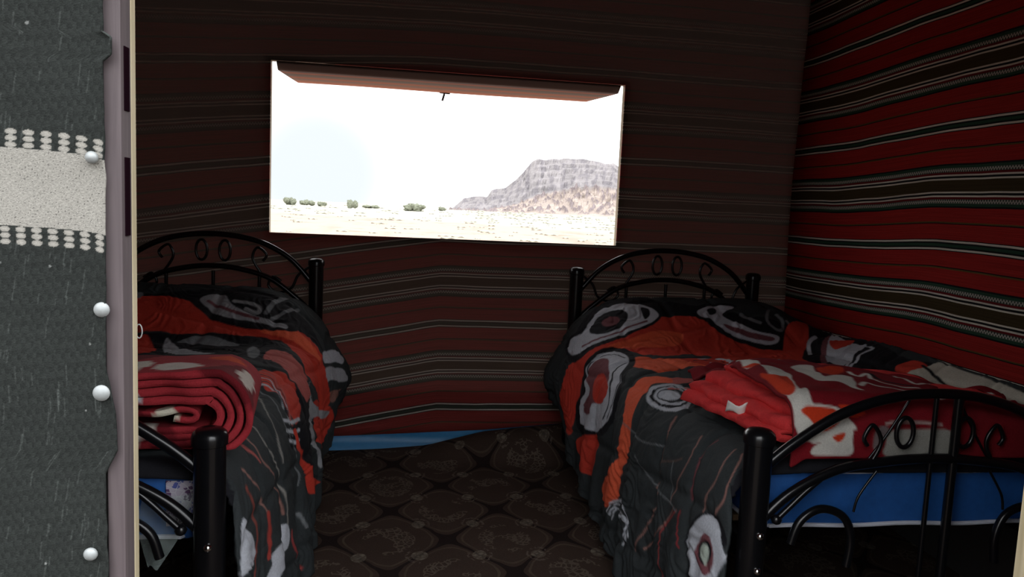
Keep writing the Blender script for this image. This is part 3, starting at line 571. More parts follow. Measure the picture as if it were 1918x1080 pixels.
# ------------------------------------------------------------------ beds
FY, HY = 1.59, 3.50
def tubept(W, arr, y):
    return [(W(p[0]), y, p[1]) for p in arr]
def make_bed(W, label, side):
    bed = empty('iron_bed', (W(.45), (FY+HY)/2, 0))
    tag(bed, label, 'bed', 'black iron beds')
    P = lambda mb, nm, mat=M_IRON, par=bed, **k: child(mb, nm, mat, par, **k)
    r = .0325
    for y, top, nm in ((FY, .715, 'foot_post'), (HY, .935, 'head_post')):
        for x in (0, .9):
            mb = MB()
            mb.lathe([(r*.9, 0), (r, .01), (r, top-.03), (r*1.12, top-.028), (r*1.14, top-.012), (r*1.05, top-.003), (r*.8, top+.004), (r*.3, top+.007)], (W(x), y, 0))
            post = P(mb, nm)
            if y == FY:
                for z in (.475, .39):
                    mb = MB(); mb.lathe([(.009, 0), (.009, .004), (.006, .008), (.002, .010)], (W(x) + (0.004 if x == 0 else 0), y - r + .001, z), 'y', 12)
                    bo = mb.build('bolt', M_CHROME)
                    bo.parent = post; bo.matrix_parent_inverse = Matrix.Identity(4)
    # footboard
    def sym(arr, cx=.45):
        a = list(arr); return a + [(2*cx - x, z) for x, z in reversed(a[:-1])]
    def rod(mb, ctrl, y, rad, closed=False):
        q = catmull(ctrl, 8, closed); mb.tube(tubept(W, q, y), rad, 12, closed=closed)
    mb = MB(); rod(mb, sym([(.02, .63), (.09, .687), (.2, .755), (.32, .795), (.45, .808)]), FY, .0125); P(mb, 'foot_arch')
    mb = MB(); rod(mb, sym([(.02, .50), (.09, .565), (.2, .62), (.32, .64), (.45, .648)]), FY, .012); P(mb, 'foot_inner_arch')
    def one(name, ctrl, y, rad, closed=False):
        q = MB(); rod(q, ctrl, y, rad, closed); return P(q, name)
    for s in (1, -1):
        X = lambda x: .45 + s * (x - .45)
        q = MB(); rod(q, [(X(.16), .60), (X(.12), .565), (X(.085), .53), (X(.06), .505)], FY - .004, .007)
        q.lathe([(.003, -.012), (.010, -.008), (.013, 0), (.010, .008), (.003, .012)], (W(X(.057)), FY-.004, .502), 'z', 12)
        P(q, 'foot_finial')
        one('foot_scroll', [(X(.10), .44), (X(.12), .495), (X(.17), .525), (X(.23), .505), (X(.255), .45), (X(.25), .38)], FY, .010)
        one('foot_ring', [(X(.37) + .022*math.cos(a), .712 + .036*math.sin(a)) for a in np.linspace(0, 2*PI, 13)[:-1]], FY, .0055, True)
        one('foot_curl', [(X(.29), .64), (X(.31), .69), (X(.285), .73), (X(.265), .70), (X(.275), .68)], FY, .005)
        one('foot_diagonal_rod', [(X(.39), .80), (X(.33), .70), (X(.28), .63)], FY + .012, .003)
        one('foot_diagonal_rod', [(X(.30), .62), (X(.26), .56), (X(.25), .52)], FY - .008, .003)
    for x, rr in ((.445, .006), (.505, .011)):
        mb = MB(); mb.tube([(W(x), FY, .31), (W(x), FY, .802)], rr, 10); P(mb, 'foot_spindle')
    mb = MB(); mb.tube([(W(.03), FY, .31), (W(.87), FY, .31)], .0125, 12); P(mb, 'foot_rail')
    # headboard
    mb = MB(); rod(mb, sym([(.02, .83), (.11, .93), (.22, .995), (.33, 1.025), (.45, 1.035)]), HY, .0125); P(mb, 'head_arch')
    mb = MB(); rod(mb, sym([(.02, .69), (.08, .75), (.2, .84), (.33, .88), (.45, .892)]), HY, .012); P(mb, 'head_inner_arch')
    for s in (1, -1):
        X = lambda x: .45 + s * (x - .45)
        one('head_scroll', [(X(.03), .90), (X(.08), .86), (X(.11), .80), (X(.17), .78), (X(.21), .81), (X(.19), .85), (X(.155), .83)], HY, .006)
        one('head_curl', [(X(.24), .86), (X(.28), .93), (X(.26), .98), (X(.22), .95), (X(.235), .92)], HY, .006)
        one('head_ring', [(X(.40) + .024*math.cos(a), .962 + .045*math.sin(a)) for a in np.linspace(0, 2*PI, 13)[:-1]], HY, .006, True)
    for x in (.25, .45, .65):
        mb = MB(); mb.tube([(W(x), HY, .40), (W(x), HY, .87)], .008, 10); P(mb, 'head_spindle')
    mb = MB(); mb.tube([(W(.03), HY, .40), (W(.87), HY, .40)], .0125, 12); P(mb, 'head_rail')
    for x in (0.012, .888):
        mb = MB(); a, c = sorted((W(x-.012), W(x+.012))); mb.box(a, c, FY+.02, HY-.02, .375, .43); P(mb, 'side_rail', smooth=False, bevel=.003)
    mb = MB()
    for i in range(9):
        y = 1.75 + i * .2
        a, c = sorted((W(.03), W(.87))); mb.box(a, c, y, y+.07, .43, .445)
    P(mb, 'slats', wood_mat('bed_slat_wood', (.10, .06, .03), (.2, .13, .07)), smooth=False)
    return bed

WR = lambda x: .835 + x
WL = lambda x: -.385 - x
bed_r = make_bed(WR, 'black iron bed with arched footboard standing along the red striped right wall', 'r')
bed_l = make_bed(WL, 'black iron bed at left, partly hidden behind the door jamb', 'l')

def mattress(W, label, lab):
    root = empty('mattress', (W(.46), 2.55, .447)); tag(root, label, 'mattress', 'blue mattresses')
    x0, x1 = sorted((W(.04), W(.92))); y0, y1, z0, z1 = 1.645, 3.44, .449, .612
    me = bmesh.new()
    bmesh.ops.create_cube(me, size=1)
    for v in me.verts:
        v.co = Vector(((x0+x1)/2 + v.co.x*(x1-x0), (y0+y1)/2 + v.co.y*(y1-y0), (z0+z1)/2 + v.co.z*(z1-z0)))
    bmesh.ops.bevel(me, geom=list(me.edges), offset=.022, segments=4, profile=.5, affect='EDGES')
    bmesh.ops.subdivide_edges(me, edges=[e for e in me.edges if e.calc_length() > .2], cuts=24, use_grid_fill=True)
    for v in me.verts:
        n = noise.noise(v.co * 9) * .004
        v.co.y -= n if v.co.y < y0+.03 else 0
    m = bpy.data.meshes.new('mattress_body'); me.to_mesh(m); me.free()
    for p in m.polygons: p.use_smooth = True
    m.materials.append(M_MATTR)
    o = bpy.data.objects.new('mattress_body', m); link(o, root); o.matrix_parent_inverse = Matrix.Translation(-Vector(root.location))
    for z in (z0 + .012, z1 - .014):
        mb = MB(); q = .003
        c = [(x0-q, y0-q), (x1+q, y0-q), (x1+q, y1+q), (x0-q, y1+q)]
        loop = []
        for i in range(4):
            (ax, ay), (bx, by) = c[i], c[(i+1) % 4]
            n = 24
            for k in range(1, n):
                t = k / n; xx, yy = ax+(bx-ax)*t, ay+(by-ay)*t
                loop.append((xx, yy, z + .002*math.sin(xx*21)+.0015*math.sin(yy*17)))
        mb.tube(loop, .0055, 8, closed=True)
        child(mb, 'piping', M_PIPE, root)
    if lab:
        m_, nt, bs = new_mat('printed_floral_label')
        tc = N(nt, 'ShaderNodeTexCoord')
        vo = N(nt, 'ShaderNodeTexVoronoi', feature='DISTANCE_TO_EDGE', ins={'Vector': tc.outputs['Object'], 'Scale': 55.0})
        wv_ = N(nt, 'ShaderNodeTexNoise', ins={'Vector': tc.outputs['Object'], 'Scale': 38.0, 'Detail': 3.0})
        cr = N(nt, 'ShaderNodeValToRGB', ins={0: wv_.outputs[0]})
        cr.color_ramp.interpolation = 'CONSTANT'
        e = cr.color_ramp.elements
        e[0].color = (.10, .05, .12, 1); e[1].position = .47; e[1].color = (.42, .38, .45, 1)
        e2 = e.new(.62); e2.color = (.08, .10, .30, 1)
        f = M(nt, 'LESS_THAN', vo.outputs[0], .03)
        nt.links.new(mixc(nt, f, cr.outputs[0], (.5, .5, .52)), bs.inputs['Base Color'])
        bs.inputs['Roughness'].default_value = .35
        mb = MB(); mb.box(-.487, -.425, y0-.0045, y0-.0015, .487, .588)
        lo = child(mb, 'printed_label', m_, root, smooth=False); lo['label'] = 'white and purple printed label on the mattress end'
        mb = MB(); mb.box(-.425, -.395, y0-.0045, y0-.0015, .487, .588)
        lo = child(mb, 'label_border', plain('label_red', (.16, .02, .035), .4), root, smooth=False); lo['label'] = 'dark red end of the printed label'
    return root
mattress(WR, 'blue mattress with pale piping on the right iron bed', False)
mattress(WL, 'blue mattress with a printed label on the left iron bed', True)

# comforters: a cloth grid laid over mattress and pillow and hanging down the aisle side
KEY = {  # y : control points (x, z) from the wall side over the top to the hem
    1.626: [(1.07,.630),(1.0,.612),(.85,.600),(.45,.600),(.12,.600),(-.005,.580),(-.050,.49),(-.066,.30),(-.078,.07)],
    1.639: [(1.07,.655),(1.0,.632),(.85,.620),(.45,.620),(.12,.620),(-.005,.598),(-.055,.50),(-.070,.30),(-.080,.07)],
    1.670: [(1.08,.690),(1.0,.645),(.85,.630),(.45,.632),(.12,.632),(-.005,.602),(-.058,.50),(-.074,.30),(-.085,.06)],
    1.80: [(1.09,.712),(1.0,.655),(.85,.628),(.45,.632),(.12,.632),(-.005,.602),(-.060,.50),(-.080,.30),(-.095,.05)],
    2.30: [(1.09,.720),(1.0,.675),(.85,.636),(.45,.635),(.12,.635),(-.005,.602),(-.070,.50),(-.095,.30),(-.115,.06)],
    2.75: [(1.09,.728),(1.0,.690),(.85,.640),(.45,.634),(.12,.632),(-.010,.600),(-.070,.50),(-.090,.30),(-.095,.11)],
    2.98: [(1.09,.700),(1.0,.690),(.85,.650),(.45,.628),(.12,.628),(-.015,.595),(-.075,.49),(-.095,.31),(-.095,.15)],
    3.10: [(1.08,.700),(1.0,.720),(.85,.730),(.45,.700),(.12,.690),(-.035,.615),(-.105,.50),(-.120,.38),(-.095,.22)],
    3.28: [(1.07,.690),(1.0,.750),(.83,.800),(.45,.790),(.16,.785),(-.015,.690),(-.115,.54),(-.160,.43),(-.120,.32)],
    3.40: [(1.05,.680),(.98,.745),(.82,.805),(.45,.805),(.17,.790),(.00,.700),(-.095,.55),(-.140,.44),(-.105,.33)],
    3.455: [(1.03,.66),(.96,.700),(.80,.735),(.45,.740),(.17,.720),(.02,.650),(-.065,.53),(-.095,.44),(-.080,.36)],
}
def comforter(name, W, hemdrop, label, seed, base, CELL=.0042):
    ky = sorted(KEY); A = np.array([KEY[k] for k in ky])
    y0, y1 = ky[0], ky[-1]
    ny = int((y1 - y0) / CELL) + 1; nu = int(1.68 / CELL) + 1
    ysmp = np.linspace(y0, y1, ny)
    # smooth interpolation in y
    D = np.empty((ny, A.shape[1], 2))
    for i, y in enumerate(ysmp):
        k = min(max(np.searchsorted(ky, y) - 1, 0), len(ky) - 2)
        t = (y - ky[k]) / (ky[k+1] - ky[k])
        p0, p1, p2, p3 = A[max(k-1, 0)], A[k], A[k+1], A[min(k+2, len(ky)-1)]
        h0, h1, h2 = ky[k]-ky[max(k-1,0)] or 1, ky[k+1]-ky[k], (ky[min(k+2,len(ky)-1)]-ky[k+1]) or 1
        m1 = (p2-p0)/(h0+h1)*h1 if k > 0 else (p2-p1)
        m2 = (p3-p1)/(h1+h2)*h1 if k < len(ky)-2 else (p2-p1)
        m1 = np.clip(m1, -.12, .12); m2 = np.clip(m2, -.12, .12)
        D[i] = (2*t**3-3*t**2+1)*p1+(t**3-2*t**2+t)*m1+(-2*t**3+3*t**2)*p2+(t**3-t**2)*m2
    G = np.empty((nu, ny, 3)); UV = np.empty((nu, ny, 2))
    for i in range(ny):
        d = D[i].copy()
        d[-1, 1] += hemdrop * .0
        q, L = resample(catmull(d, 14), nu)
        G[:, i, 0] = q[:, 0]; G[:, i, 2] = q[:, 1]; G[:, i, 1] = ysmp[i]
        UV[:, i, 0] = np.linspace(0, L, nu) - 1.07; UV[:, i, 1] = ysmp[i] - y0
        G[:, i, 1] -= .034 * sstep(.055, .13, UV[:, i, 0]) * sstep(.3, 0, UV[:, i, 1])
    # normals
    du = np.gradient(G, axis=0); dv = np.gradient(G, axis=1)
    nrm = np.cross(du, dv); nrm /= np.linalg.norm(nrm, axis=2, keepdims=True)
    if nrm[nu//3, ny//2, 2] < 0: nrm = -nrm
    s = UV[:, :, 0]; v = UV[:, :, 1]            # s: 0 near the aisle edge, >0 down the side
    side = sstep(.02, .5, s)
    ph = seed * 1.7
    fold = .014*side*np.sin(v*26 + 2.2*np.sin(v*5+ph) + ph) + .006*side*np.sin(v*47+ph*2+s*4)
    nz = np.empty((nu, ny))
    sc = 4
    coarse_u, coarse_v = range(0, nu + sc, sc), range(0, ny + sc, sc)
    cn = np.array([[noise.fractal(Vector((cu*CELL*3.2 + seed*11, cv*CELL*3.2, seed)), 1.0, 2.1, 4) for cv in coarse_v] for cu in coarse_u])
    iu = np.arange(nu)/sc; iv = np.arange(ny)/sc
    t0 = np.array([np.interp(iv, np.arange(cn.shape[1]), r) for r in cn])
    nz = np.array([np.interp(iu, np.arange(cn.shape[0]), t0[:, j]) for j in range(ny)]).T
    top = 1 - sstep(-.1, .1, s)
    # quilting: shallow channels
    q1 = np.abs(((v + .25*s) / .23) % 1 - .5) * 2; q2 = np.abs(((s - .15*v) / .25 + .3) % 1 - .5) * 2
    quilt = -.009 * (np.exp(-((1-q1)/.13)**2) + np.exp(-((1-q2)/.13)**2))
    wr = .012*nz + .006 * np.abs(nz)**.5 * np.sin(nz*38)
    edge = sstep(0, .05, v) * sstep(0, .04, (y1-y0) - v)
    disp = (fold + wr * (.5 + .3*side) + quilt + .010) * (.25 + .75*edge)
    disp = np.where(s < .0, np.maximum(disp, .002), disp)
    G += nrm * disp[:, :, None]
    # keep the hanging side clear of the rail and the bed posts
    lim = np.where(G[:, :, 2] < .57, -.040, 9)
    G[:, :, 0] = np.where(G[:, :, 0] > lim, np.where(s > .05, lim, G[:, :, 0]), G[:, :, 0])
    G[:, :, 2] = np.maximum(G[:, :, 2], .012)
    # hem is cut slightly uneven
    V = G.reshape(-1, 3).copy(); V[:, 0] = [W(x) for x in V[:, 0]]
    P = UV.reshape(-1, 2)
    # print dye; the black foot band paints the shade under the blanket
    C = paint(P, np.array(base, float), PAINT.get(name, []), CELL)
    F = grid_faces(nu, ny)
    if W(1) > W(0): F = F[:, ::-1]
    o = mesh_obj('comforter', V, F, M_COMF, uv=P, col=C)
    sm = o.modifiers.new('thickness', 'SOLIDIFY'); sm.thickness = .010; sm.offset = -1
    tag(o, label, 'comforter', 'printed comforters')
    o['_n'] = 0; del o['_n']
    return o
CHAR = (.030, .035, .037)
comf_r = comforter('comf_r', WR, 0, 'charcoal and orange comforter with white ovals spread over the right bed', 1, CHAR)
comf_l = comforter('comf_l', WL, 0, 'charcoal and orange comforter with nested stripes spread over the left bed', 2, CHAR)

# ------------------------------------------------------------------ folded blankets
def ribbon(center, th):
    """closed outline of a folded cloth ribbon: centre line (n,2) and thickness"""
    c = np.asarray(center); t = np.gradient(c, axis=0); t /= np.linalg.norm(t, axis=1, keepdims=True)
    n = np.stack([-t[:, 1], t[:, 0]], 1)
    return c + n*th/2, c - n*th/2

def folded(name, mb_list, y_of, nY, mat, colf, parent=None):
    V = []; F = []; 
    for outer, inner in mb_list:
        loop = np.vstack([outer, inner[::-1]]); n = len(loop); b0 = len(V)
        for j in range(nY):
            for i in range(n):
                V.append(y_of(loop[i], j/(nY-1)))
        for j in range(nY-1):
            for i in range(n):
                k = (i+1) % n
                F.append((b0+j*n+i, b0+j*n+k, b0+(j+1)*n+k, b0+(j+1)*n+i))
        h = len(outer)
        for i in range(h-1):  # end caps as quads between the two sides
            a, b_, c, d = i, i+1, n-2-i, n-1-i
            F.append((b0+a, b0+d, b0+c, b0+b_))
            q = b0+(nY-1)*n
            F.append((q+a, q+b_, q+c, q+d))
    V = np.array(V)
    return mesh_obj(name, V, F, mat, parent, col=colf(V))

# left bed: thick pile folded once, rounded fold towards the aisle, laid across the foot
def u_layer(k, th):
    ro = .086 - th*1.02*k          # radius of this layer's fold
    cx, cz = -.405 - .004*k, .727 - .001*k
    pts = [(-1.02, cz + ro*1.0 + .004*k), (-.80, cz + ro + .003), (-.60, cz + ro - .002), (cx, cz + ro)]
    for a in np.linspace(PI/2*.8, -PI/2, 8): pts.append((cx + ro*1.02*math.cos(a), cz + ro*math.sin(a)))
    pts += [(-.60, cz - ro), (-.80, cz - ro), (-1.02, cz - ro)]
    return resample(catmull(pts, 10), 120)[0]
th = .0165
layers = [ribbon(u_layer(k, th), th*.93) for k in range(4)]
core = [(-1.0, .724), (-.7, .726), (-.52, .729), (-.465, .738), (-.434, .733), (-.434, .718), (-.452, .711), (-.48, .716)]
layers.append(ribbon(resample(catmull(core, 12), 90)[0], .014))
def yl(p, t):
    x, z = p
    y = 1.668 + .37*t
    w = noise.noise(Vector((x*7, y*7, z*9)))*.008
    end = .004*math.sin(x*60 + z*40)*(1 if t < .5 else -1) + .012*noise.noise(Vector((x*12, z*25, 4)))
    k = .5 - abs(t-.5)
    sh = -.012*(1 - min(1, k*12))
    return (x + w*.6 - .055*t, y + end*(1 if k < .2 else 0), max(.645 + (z + w - .645)*(1 - .22*t), .650))
def col_l(V):
    C = np.tile(np.array([.36, .030, .040]), (len(V), 1))
    # darker maroon in broad bands of the print
    b = np.sin(V[:, 0]*19 + V[:, 2]*26)
    C[b > .55] = (.16, .012, .018)
    for (x, y, z, rx, ry, rz, c) in [
        (-.60, 1.75, .812, .035, .16, .02, (.72,.66,.58)), (-.50, 1.80, .812, .05, .10, .016, (.70,.62,.56)),
        (-.345, 1.80, .78, .028, .11, .03, (.66,.58,.52)), (-.425, 1.95, .79, .05, .04, .02, (.62,.08,.03)),
        (-.585, 1.67, .757, .045, .05, .014, (.60,.72,.76)), (-.495, 1.67, .722, .026, .05, .022, (.68,.64,.52)),
        (-.545, 1.67, .69, .03, .05, .014, (.6,.55,.5)), (-.60, 1.67, .665, .05, .05, .02, (.5,.45,.42)),
        (-.70, 1.70, .80, .06, .08, .02, (.7,.66,.58)), (-.80, 1.9, .80, .07, .09, .02, (.7,.66,.58))]:
        d = ((V[:, 0]-x)/rx)**2 + ((V[:, 1]-y)/ry)**2 + ((V[:, 2]-z)/rz)**2
        C[d < 1] = c
    return C
bl = folded('fleece_blanket', layers, yl, 46, M_FLEECE, col_l)
tag(bl, 'dark red fleece blanket folded into a thick rounded roll on the left bed', 'blanket')

# right bed: stack of red folds stepped back towards the wall, topped by the printed side
def step_layer(x0, z, th, x1):
    pts = [(x1, z + th*.5), (x1-.2, z+th*.52), (x0+.2, z+th*.5), (x0+.05, z+th*.5)]
    for a in np.linspace(PI/2, 3*PI/2, 7)[1:-1]: pts.append((x0+.02 + .028*math.cos(a)*1.0, z + th*.5*math.sin(a)))
    pts += [(x0+.05, z-th*.5), (x0+.2, z-th*.5), (x1-.2, z-th*.5), (x1, z-th*.5)]
    return resample(catmull(pts, 8), 110)[0]
lays = []
for k, (x0, z, t_) in enumerate(((-.040, .664, .020), (-.018, .690, .020), (.030, .716, .022), (.085, .744, .024))):
    lays.append(ribbon(step_layer(x0, z, t_, .56), .017))
SK = .22
def yr(p, t):
    x, z = p
    y = 1.672 + .40*t*(1 - .66*float(sstep(.35, .85, x)))
    w = noise.noise(Vector((x*9+3, y*9, z*30)))
    X = .835 + x + (t*.40 - .40)*-SK*-1 * -1 + .012*w + .008*noise.noise(Vector((y*22, z*60, 1)))
    yy = y + .012*noise.noise(Vector((x*14, z*40, 7))) - .10*max(0, .10 - x)*0
    return (X + .05, yy, max(z + .012 + .03*float(sstep(.5, .85, x)) + .008*w + .004*noise.noise(Vector((x*25, y*25, z*50))), .661))
def col_r(V):
    C = np.tile(np.array([.72, .050, .052]), (len(V), 1))
    C[(np.sin(V[:, 1]*40 + V[:, 2]*90) > .8)] = (.58, .035, .038)
    return C
br = folded('fleece_blanket', lays, yr, 60, M_FLEECE, col_r)
tag(br, 'bright red fleece blanket folded in a stack, white spotted side up, on the right bed', 'blanket')

# printed top layer of that blanket: over the stack, across the bed and down in front of the foot end
def top_layer():
    CELL = .0042
    nx = int(.86 / CELL); ny = int(.92 / CELL)
    V = np.empty((nx, ny, 3)); UV = np.empty((nx, ny, 2))
    for i in range(nx):
        x = .13 + .72 * i / (nx-1)
        # path along y: hem in front -> over the edge -> back over the stack -> down onto the bed
        zt = .784 + .008*math.sin(x*9) - .055*float(sstep(.56, .8, x))
        left = float(sstep(.13, .17, x))
        up = .035*float(sstep(.45, .85, x))
        pts = [(1.6115, .642), (1.6115, .69), (1.620, .735), (1.655, zt-.006), (1.72, zt), (1.90, zt+.002), (2.04, zt-.004),
               (2.13, zt-.05), (2.20, .71+up), (2.30, .686+up), (2.42, .677+up)]
        q, L = resample(catmull(pts, 10), ny)
        for j in range(ny):
            y, z = q[j]
            y = 1.66 + (y-1.66)*(1-.70*float(sstep(.32, .85, x))) if y > 1.66 else y
            t = j/(ny-1)
            w = noise.fractal(Vector((x*6, t*5+2, 5)), 1., 2., 3)
            fold = .016*math.sin(x*24 + 5*t + 2*w) * float(sstep(.35, .8, t)) + .010*math.sin((x*1.0+t*1.4)*30)*float(sstep(.4,.7,t))
            zz = z + .008*w + abs(fold)*.9
            if j < 40: zz = z
            X = .835 + x + .22*((1.67+.4) - max(y, 1.6))*.35*-1 + .01*w
            zz = zz - (1-left)*.02
            V[i, j] = (X, y + (.006*w*math.sin(x*17) if t < .25 else 0), zz)
            UV[i, j] = (x, t*L)
    P = UV.reshape(-1, 2)
    C = paint(P, np.array([.20, .008, .014]), PAINT.get('blanket_top', []), CELL)
    F = grid_faces(nx, ny)[:, ::-1]
    o = mesh_obj('top_layer', V.reshape(-1, 3), F, M_FLEECE, br, uv=P, col=C)
    o['label'] = 'maroon printed side with white netting and orange spots'
    s_ = o.modifiers.new('thickness', 'SOLIDIFY'); s_.thickness = .009; s_.offset = 0
    return o
blanket_top = top_layer()
mb = MB()
def tagquad(mb, p, w, h, t=.001):
    x, y, z = p
    v = []
    for i in range(7):
        for j in range(5):
            a = i/6; b_ = j/4
            v.append((x + w*a, y - .010*math.sin(a*3) - .012*b_ - .02*a, z + h*b_*.95 + .006*math.sin(a*6+b_*2)))
    f = grid_faces(7, 5)
    mb.add(v, f)
tagquad(mb, (.868, 1.85, .690), .045, .030)
tg = mb.build('care_tag', M_TAG, br); tg.modifiers.new('thickness', 'SOLIDIFY').thickness = .001

# torn clear plastic hanging from the left mattress
m_pl, nt, bs = new_mat('clear_plastic_film')
bs.inputs['Base Color'].default_value = (.42, .50, .48, 1); bs.inputs['Roughness'].default_value = .2
tc = N(nt, 'ShaderNodeTexCoord'); nz = N(nt, 'ShaderNodeTexNoise', ins={'Vector': tc.outputs['Object'], 'Scale': 45.0, 'Detail': 4.0})
bump(nt, bs, nz.outputs[0], .6, .004)
tr = N(nt, 'ShaderNodeBsdfTransparent'); mx = N(nt, 'ShaderNodeMixShader')
nt.links.new(M(nt, 'MULTIPLY_ADD', nz.outputs[0], .45, .05), mx.inputs[0]); nt.links.new(tr.outputs[0], mx.inputs[1])
nt.links.new(bs.outputs[0], mx.inputs[2]); nt.links.new(mx.outputs[0], nt.nodes['Material Output'].inputs[0])
V = []; n1, n2 = 40, 44
for i in range(n1):
    a = i/(n1-1)
    for j in range(n2):
        t = j/(n2-1)
        w = .5 + .5*(1-t)**.7 if t > .5 else 1
        cx = -.478 - .03*t
        half = .052*(1 - .75*max(0, t-.45)/.55)
        x = cx + (a-.5)*2*half
        V.append((x, 1.628 + .003*noise.noise(Vector((x*50, t*9, 2))), .565 - .165*t + .006*math.sin(a*7)))
o = mesh_obj('plastic_wrapper', V, grid_faces(n1, n2), m_pl)
tag(o, 'torn clear plastic wrapping hanging from the left mattress end beside the footboard post', 'plastic wrapping')

# ------------------------------------------------------------------ outside
def sand_mat():
    m, nt, bs = new_mat('desert_sand')
    bs.inputs['Roughness'].default_value = 1.0; bs.inputs['Specular IOR Level'].default_value = .05
    tc = N(nt, 'ShaderNodeTexCoord')
    n1 = N(nt, 'ShaderNodeTexNoise', ins={'Vector': tc.outputs['Object'], 'Scale': .022, 'Detail': 4.0})
    pk = N(nt, 'ShaderNodeVectorMath', operation='DISTANCE', ins={0: tc.outputs['Object'], 1: (-12, 30, 0)}).outputs['Value']
    pk = M(nt, 'ADD', n1.outputs[0], M(nt, 'MULTIPLY_ADD', pk, .008, -.30))
    n2 = N(nt, 'ShaderNodeTexNoise', ins={'Vector': tc.outputs['Object'], 'Scale': .35, 'Detail': 8.0, 'Roughness': .7})
    mp = N(nt, 'ShaderNodeMapping', ins={'Vector': tc.outputs['Object'], 'Rotation': (0, 0, .5), 'Scale': (.5, .06, 1)})
    n3 = N(nt, 'ShaderNodeTexNoise', ins={'Vector': mp.outputs[0], 'Scale': 1.0, 'Detail': 6.0})
    r1 = N(nt, 'ShaderNodeValToRGB', ins={0: pk})
    r1.color_ramp.elements[0].position = .42; r1.color_ramp.elements[0].color = (.335, .250, .210, 1)
    r1.color_ramp.elements[1].position = .56; r1.color_ramp.elements[1].color = (.335, .325, .275, 1)
    r2 = N(nt, 'ShaderNodeValToRGB', ins={0: n2.outputs[0]})
    r2.color_ramp.elements[0].position = .34; r2.color_ramp.elements[0].color = (.70, .68, .62, 1)
    r2.color_ramp.elements[1].position = .46; r2.color_ramp.elements[1].color = (1, 1, 1, 1)
    r3 = N(nt, 'ShaderNodeValToRGB', ins={0: n3.outputs[0]})
    r3.color_ramp.elements[0].position = .30; r3.color_ramp.elements[0].color = (.88, .83, .80, 1)
    r3.color_ramp.elements[1].position = .45; r3.color_ramp.elements[1].color = (1, 1, 1, 1)
    c = mixc(nt, 1.0, r1.outputs[0], r2.outputs[0], 'MULTIPLY'); c = mixc(nt, 1.0, c, r3.outputs[0], 'MULTIPLY')
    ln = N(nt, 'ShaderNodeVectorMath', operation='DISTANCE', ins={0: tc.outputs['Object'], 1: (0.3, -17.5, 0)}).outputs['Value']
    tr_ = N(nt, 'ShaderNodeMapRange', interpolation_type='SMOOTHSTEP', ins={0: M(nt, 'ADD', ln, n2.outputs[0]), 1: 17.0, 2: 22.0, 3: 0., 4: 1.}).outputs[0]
    c = mixc(nt, tr_, (.05, .038, .03), c)   # unseen ground before the door, darkened to cut bounced light
    nt.links.new(c, bs.inputs['Base Color'])
    return m
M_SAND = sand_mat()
def ground_z(x, y):
    r = math.hypot(x, y)
    a = min(1, max(0, (r - 12) / 60))
    z = -.06 + a * (.35*noise.noise(Vector((x*.03, y*.03, 0))) + .10*noise.noise(Vector((x*.15, y*.15, 5))))
    z += a*.5*math.exp(-((x+30)/22)**2)*math.exp(-((y-90)/70)**2)
    return z
V = []; nr, na = 120, 240
rr = np.r_[0.01, np.geomspace(2, 4000, nr-1)]
for r_ in rr:
    for k in range(na):
        a = 2*PI*k/na
        x, y = r_*math.sin(a), r_*math.cos(a)
        V.append((x, y, ground_z(x, y)))
F = []
for i in range(nr-1):
    for k in range(na):
        k2 = (k+1) % na
        F.append((i*na+k, (i+1)*na+k, (i+1)*na+k2, i*na+k2))
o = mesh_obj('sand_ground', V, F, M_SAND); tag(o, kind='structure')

# mesa
def rock_mat():
    m, nt, bs = new_mat('sandstone')
    bs.inputs['Roughness'].default_value = 1.0; bs.inputs['Specular IOR Level'].default_value = .05
    tc = N(nt, 'ShaderNodeTexCoord')
    at = N(nt, 'ShaderNodeAttribute', attribute_name='dye')
    mp = N(nt, 'ShaderNodeMapping', ins={'Vector': tc.outputs['Object'], 'Scale': (.03, .03, .45)})
    n1 = N(nt, 'ShaderNodeTexNoise', ins={'Vector': mp.outputs[0], 'Scale': 1.0, 'Detail': 8.0, 'Roughness': .65})
    n2 = N(nt, 'ShaderNodeTexNoise', ins={'Vector': tc.outputs['Object'], 'Scale': .25, 'Detail': 6.0, 'Roughness': .7})
    k = M(nt, 'ADD', M(nt, 'MULTIPLY', n1.outputs[0], .8), M(nt, 'MULTIPLY', n2.outputs[0], .7))
    hs = N(nt, 'ShaderNodeVectorMath', operation='SCALE', ins={0: at.outputs['Color'], 'Scale': M(nt, 'ADD', k, .25)})
    nt.links.new(hs.outputs[0], bs.inputs['Base Color'])
    bump(nt, bs, n2.outputs[0], 1.0, 1.5)
    return m
M_ROCK = rock_mat()
YW = math.radians(8.5)
def ang_of(px):   # compass bearing (from +y towards +x) of a direction seen at image column px on the horizon
    return math.atan((px - 959) / 1400 * 1.0) + YW
def hgt(rows, D, px):   # rows: pixel heights over the horizon -> metres at distance D
    c = math.cos(math.atan((px - 959)/1400))
    return rows / 1400 * D * c
OUT = [(830, 0), (843, 5), (862, 22), (880, 26), (905, 27), (913, 40), (938, 44), (942, 47), (958, 60), (972, 76), (985, 92), (998, 98), (1040, 100), (1080, 102), (1100, 99), (1120, 95), (1136, 97), (1150, 88), (1175, 80), (1220, 78), (1300, 60), (1380, 35), (1450, 0)]
TAL = [(830, 0), (905, 3), (960, 16), (1000, 34), (1060, 48), (1110, 54), (1153, 50), (1300, 35), (1450, 0)]
V = []; C = []; nx, nd = 360, 90
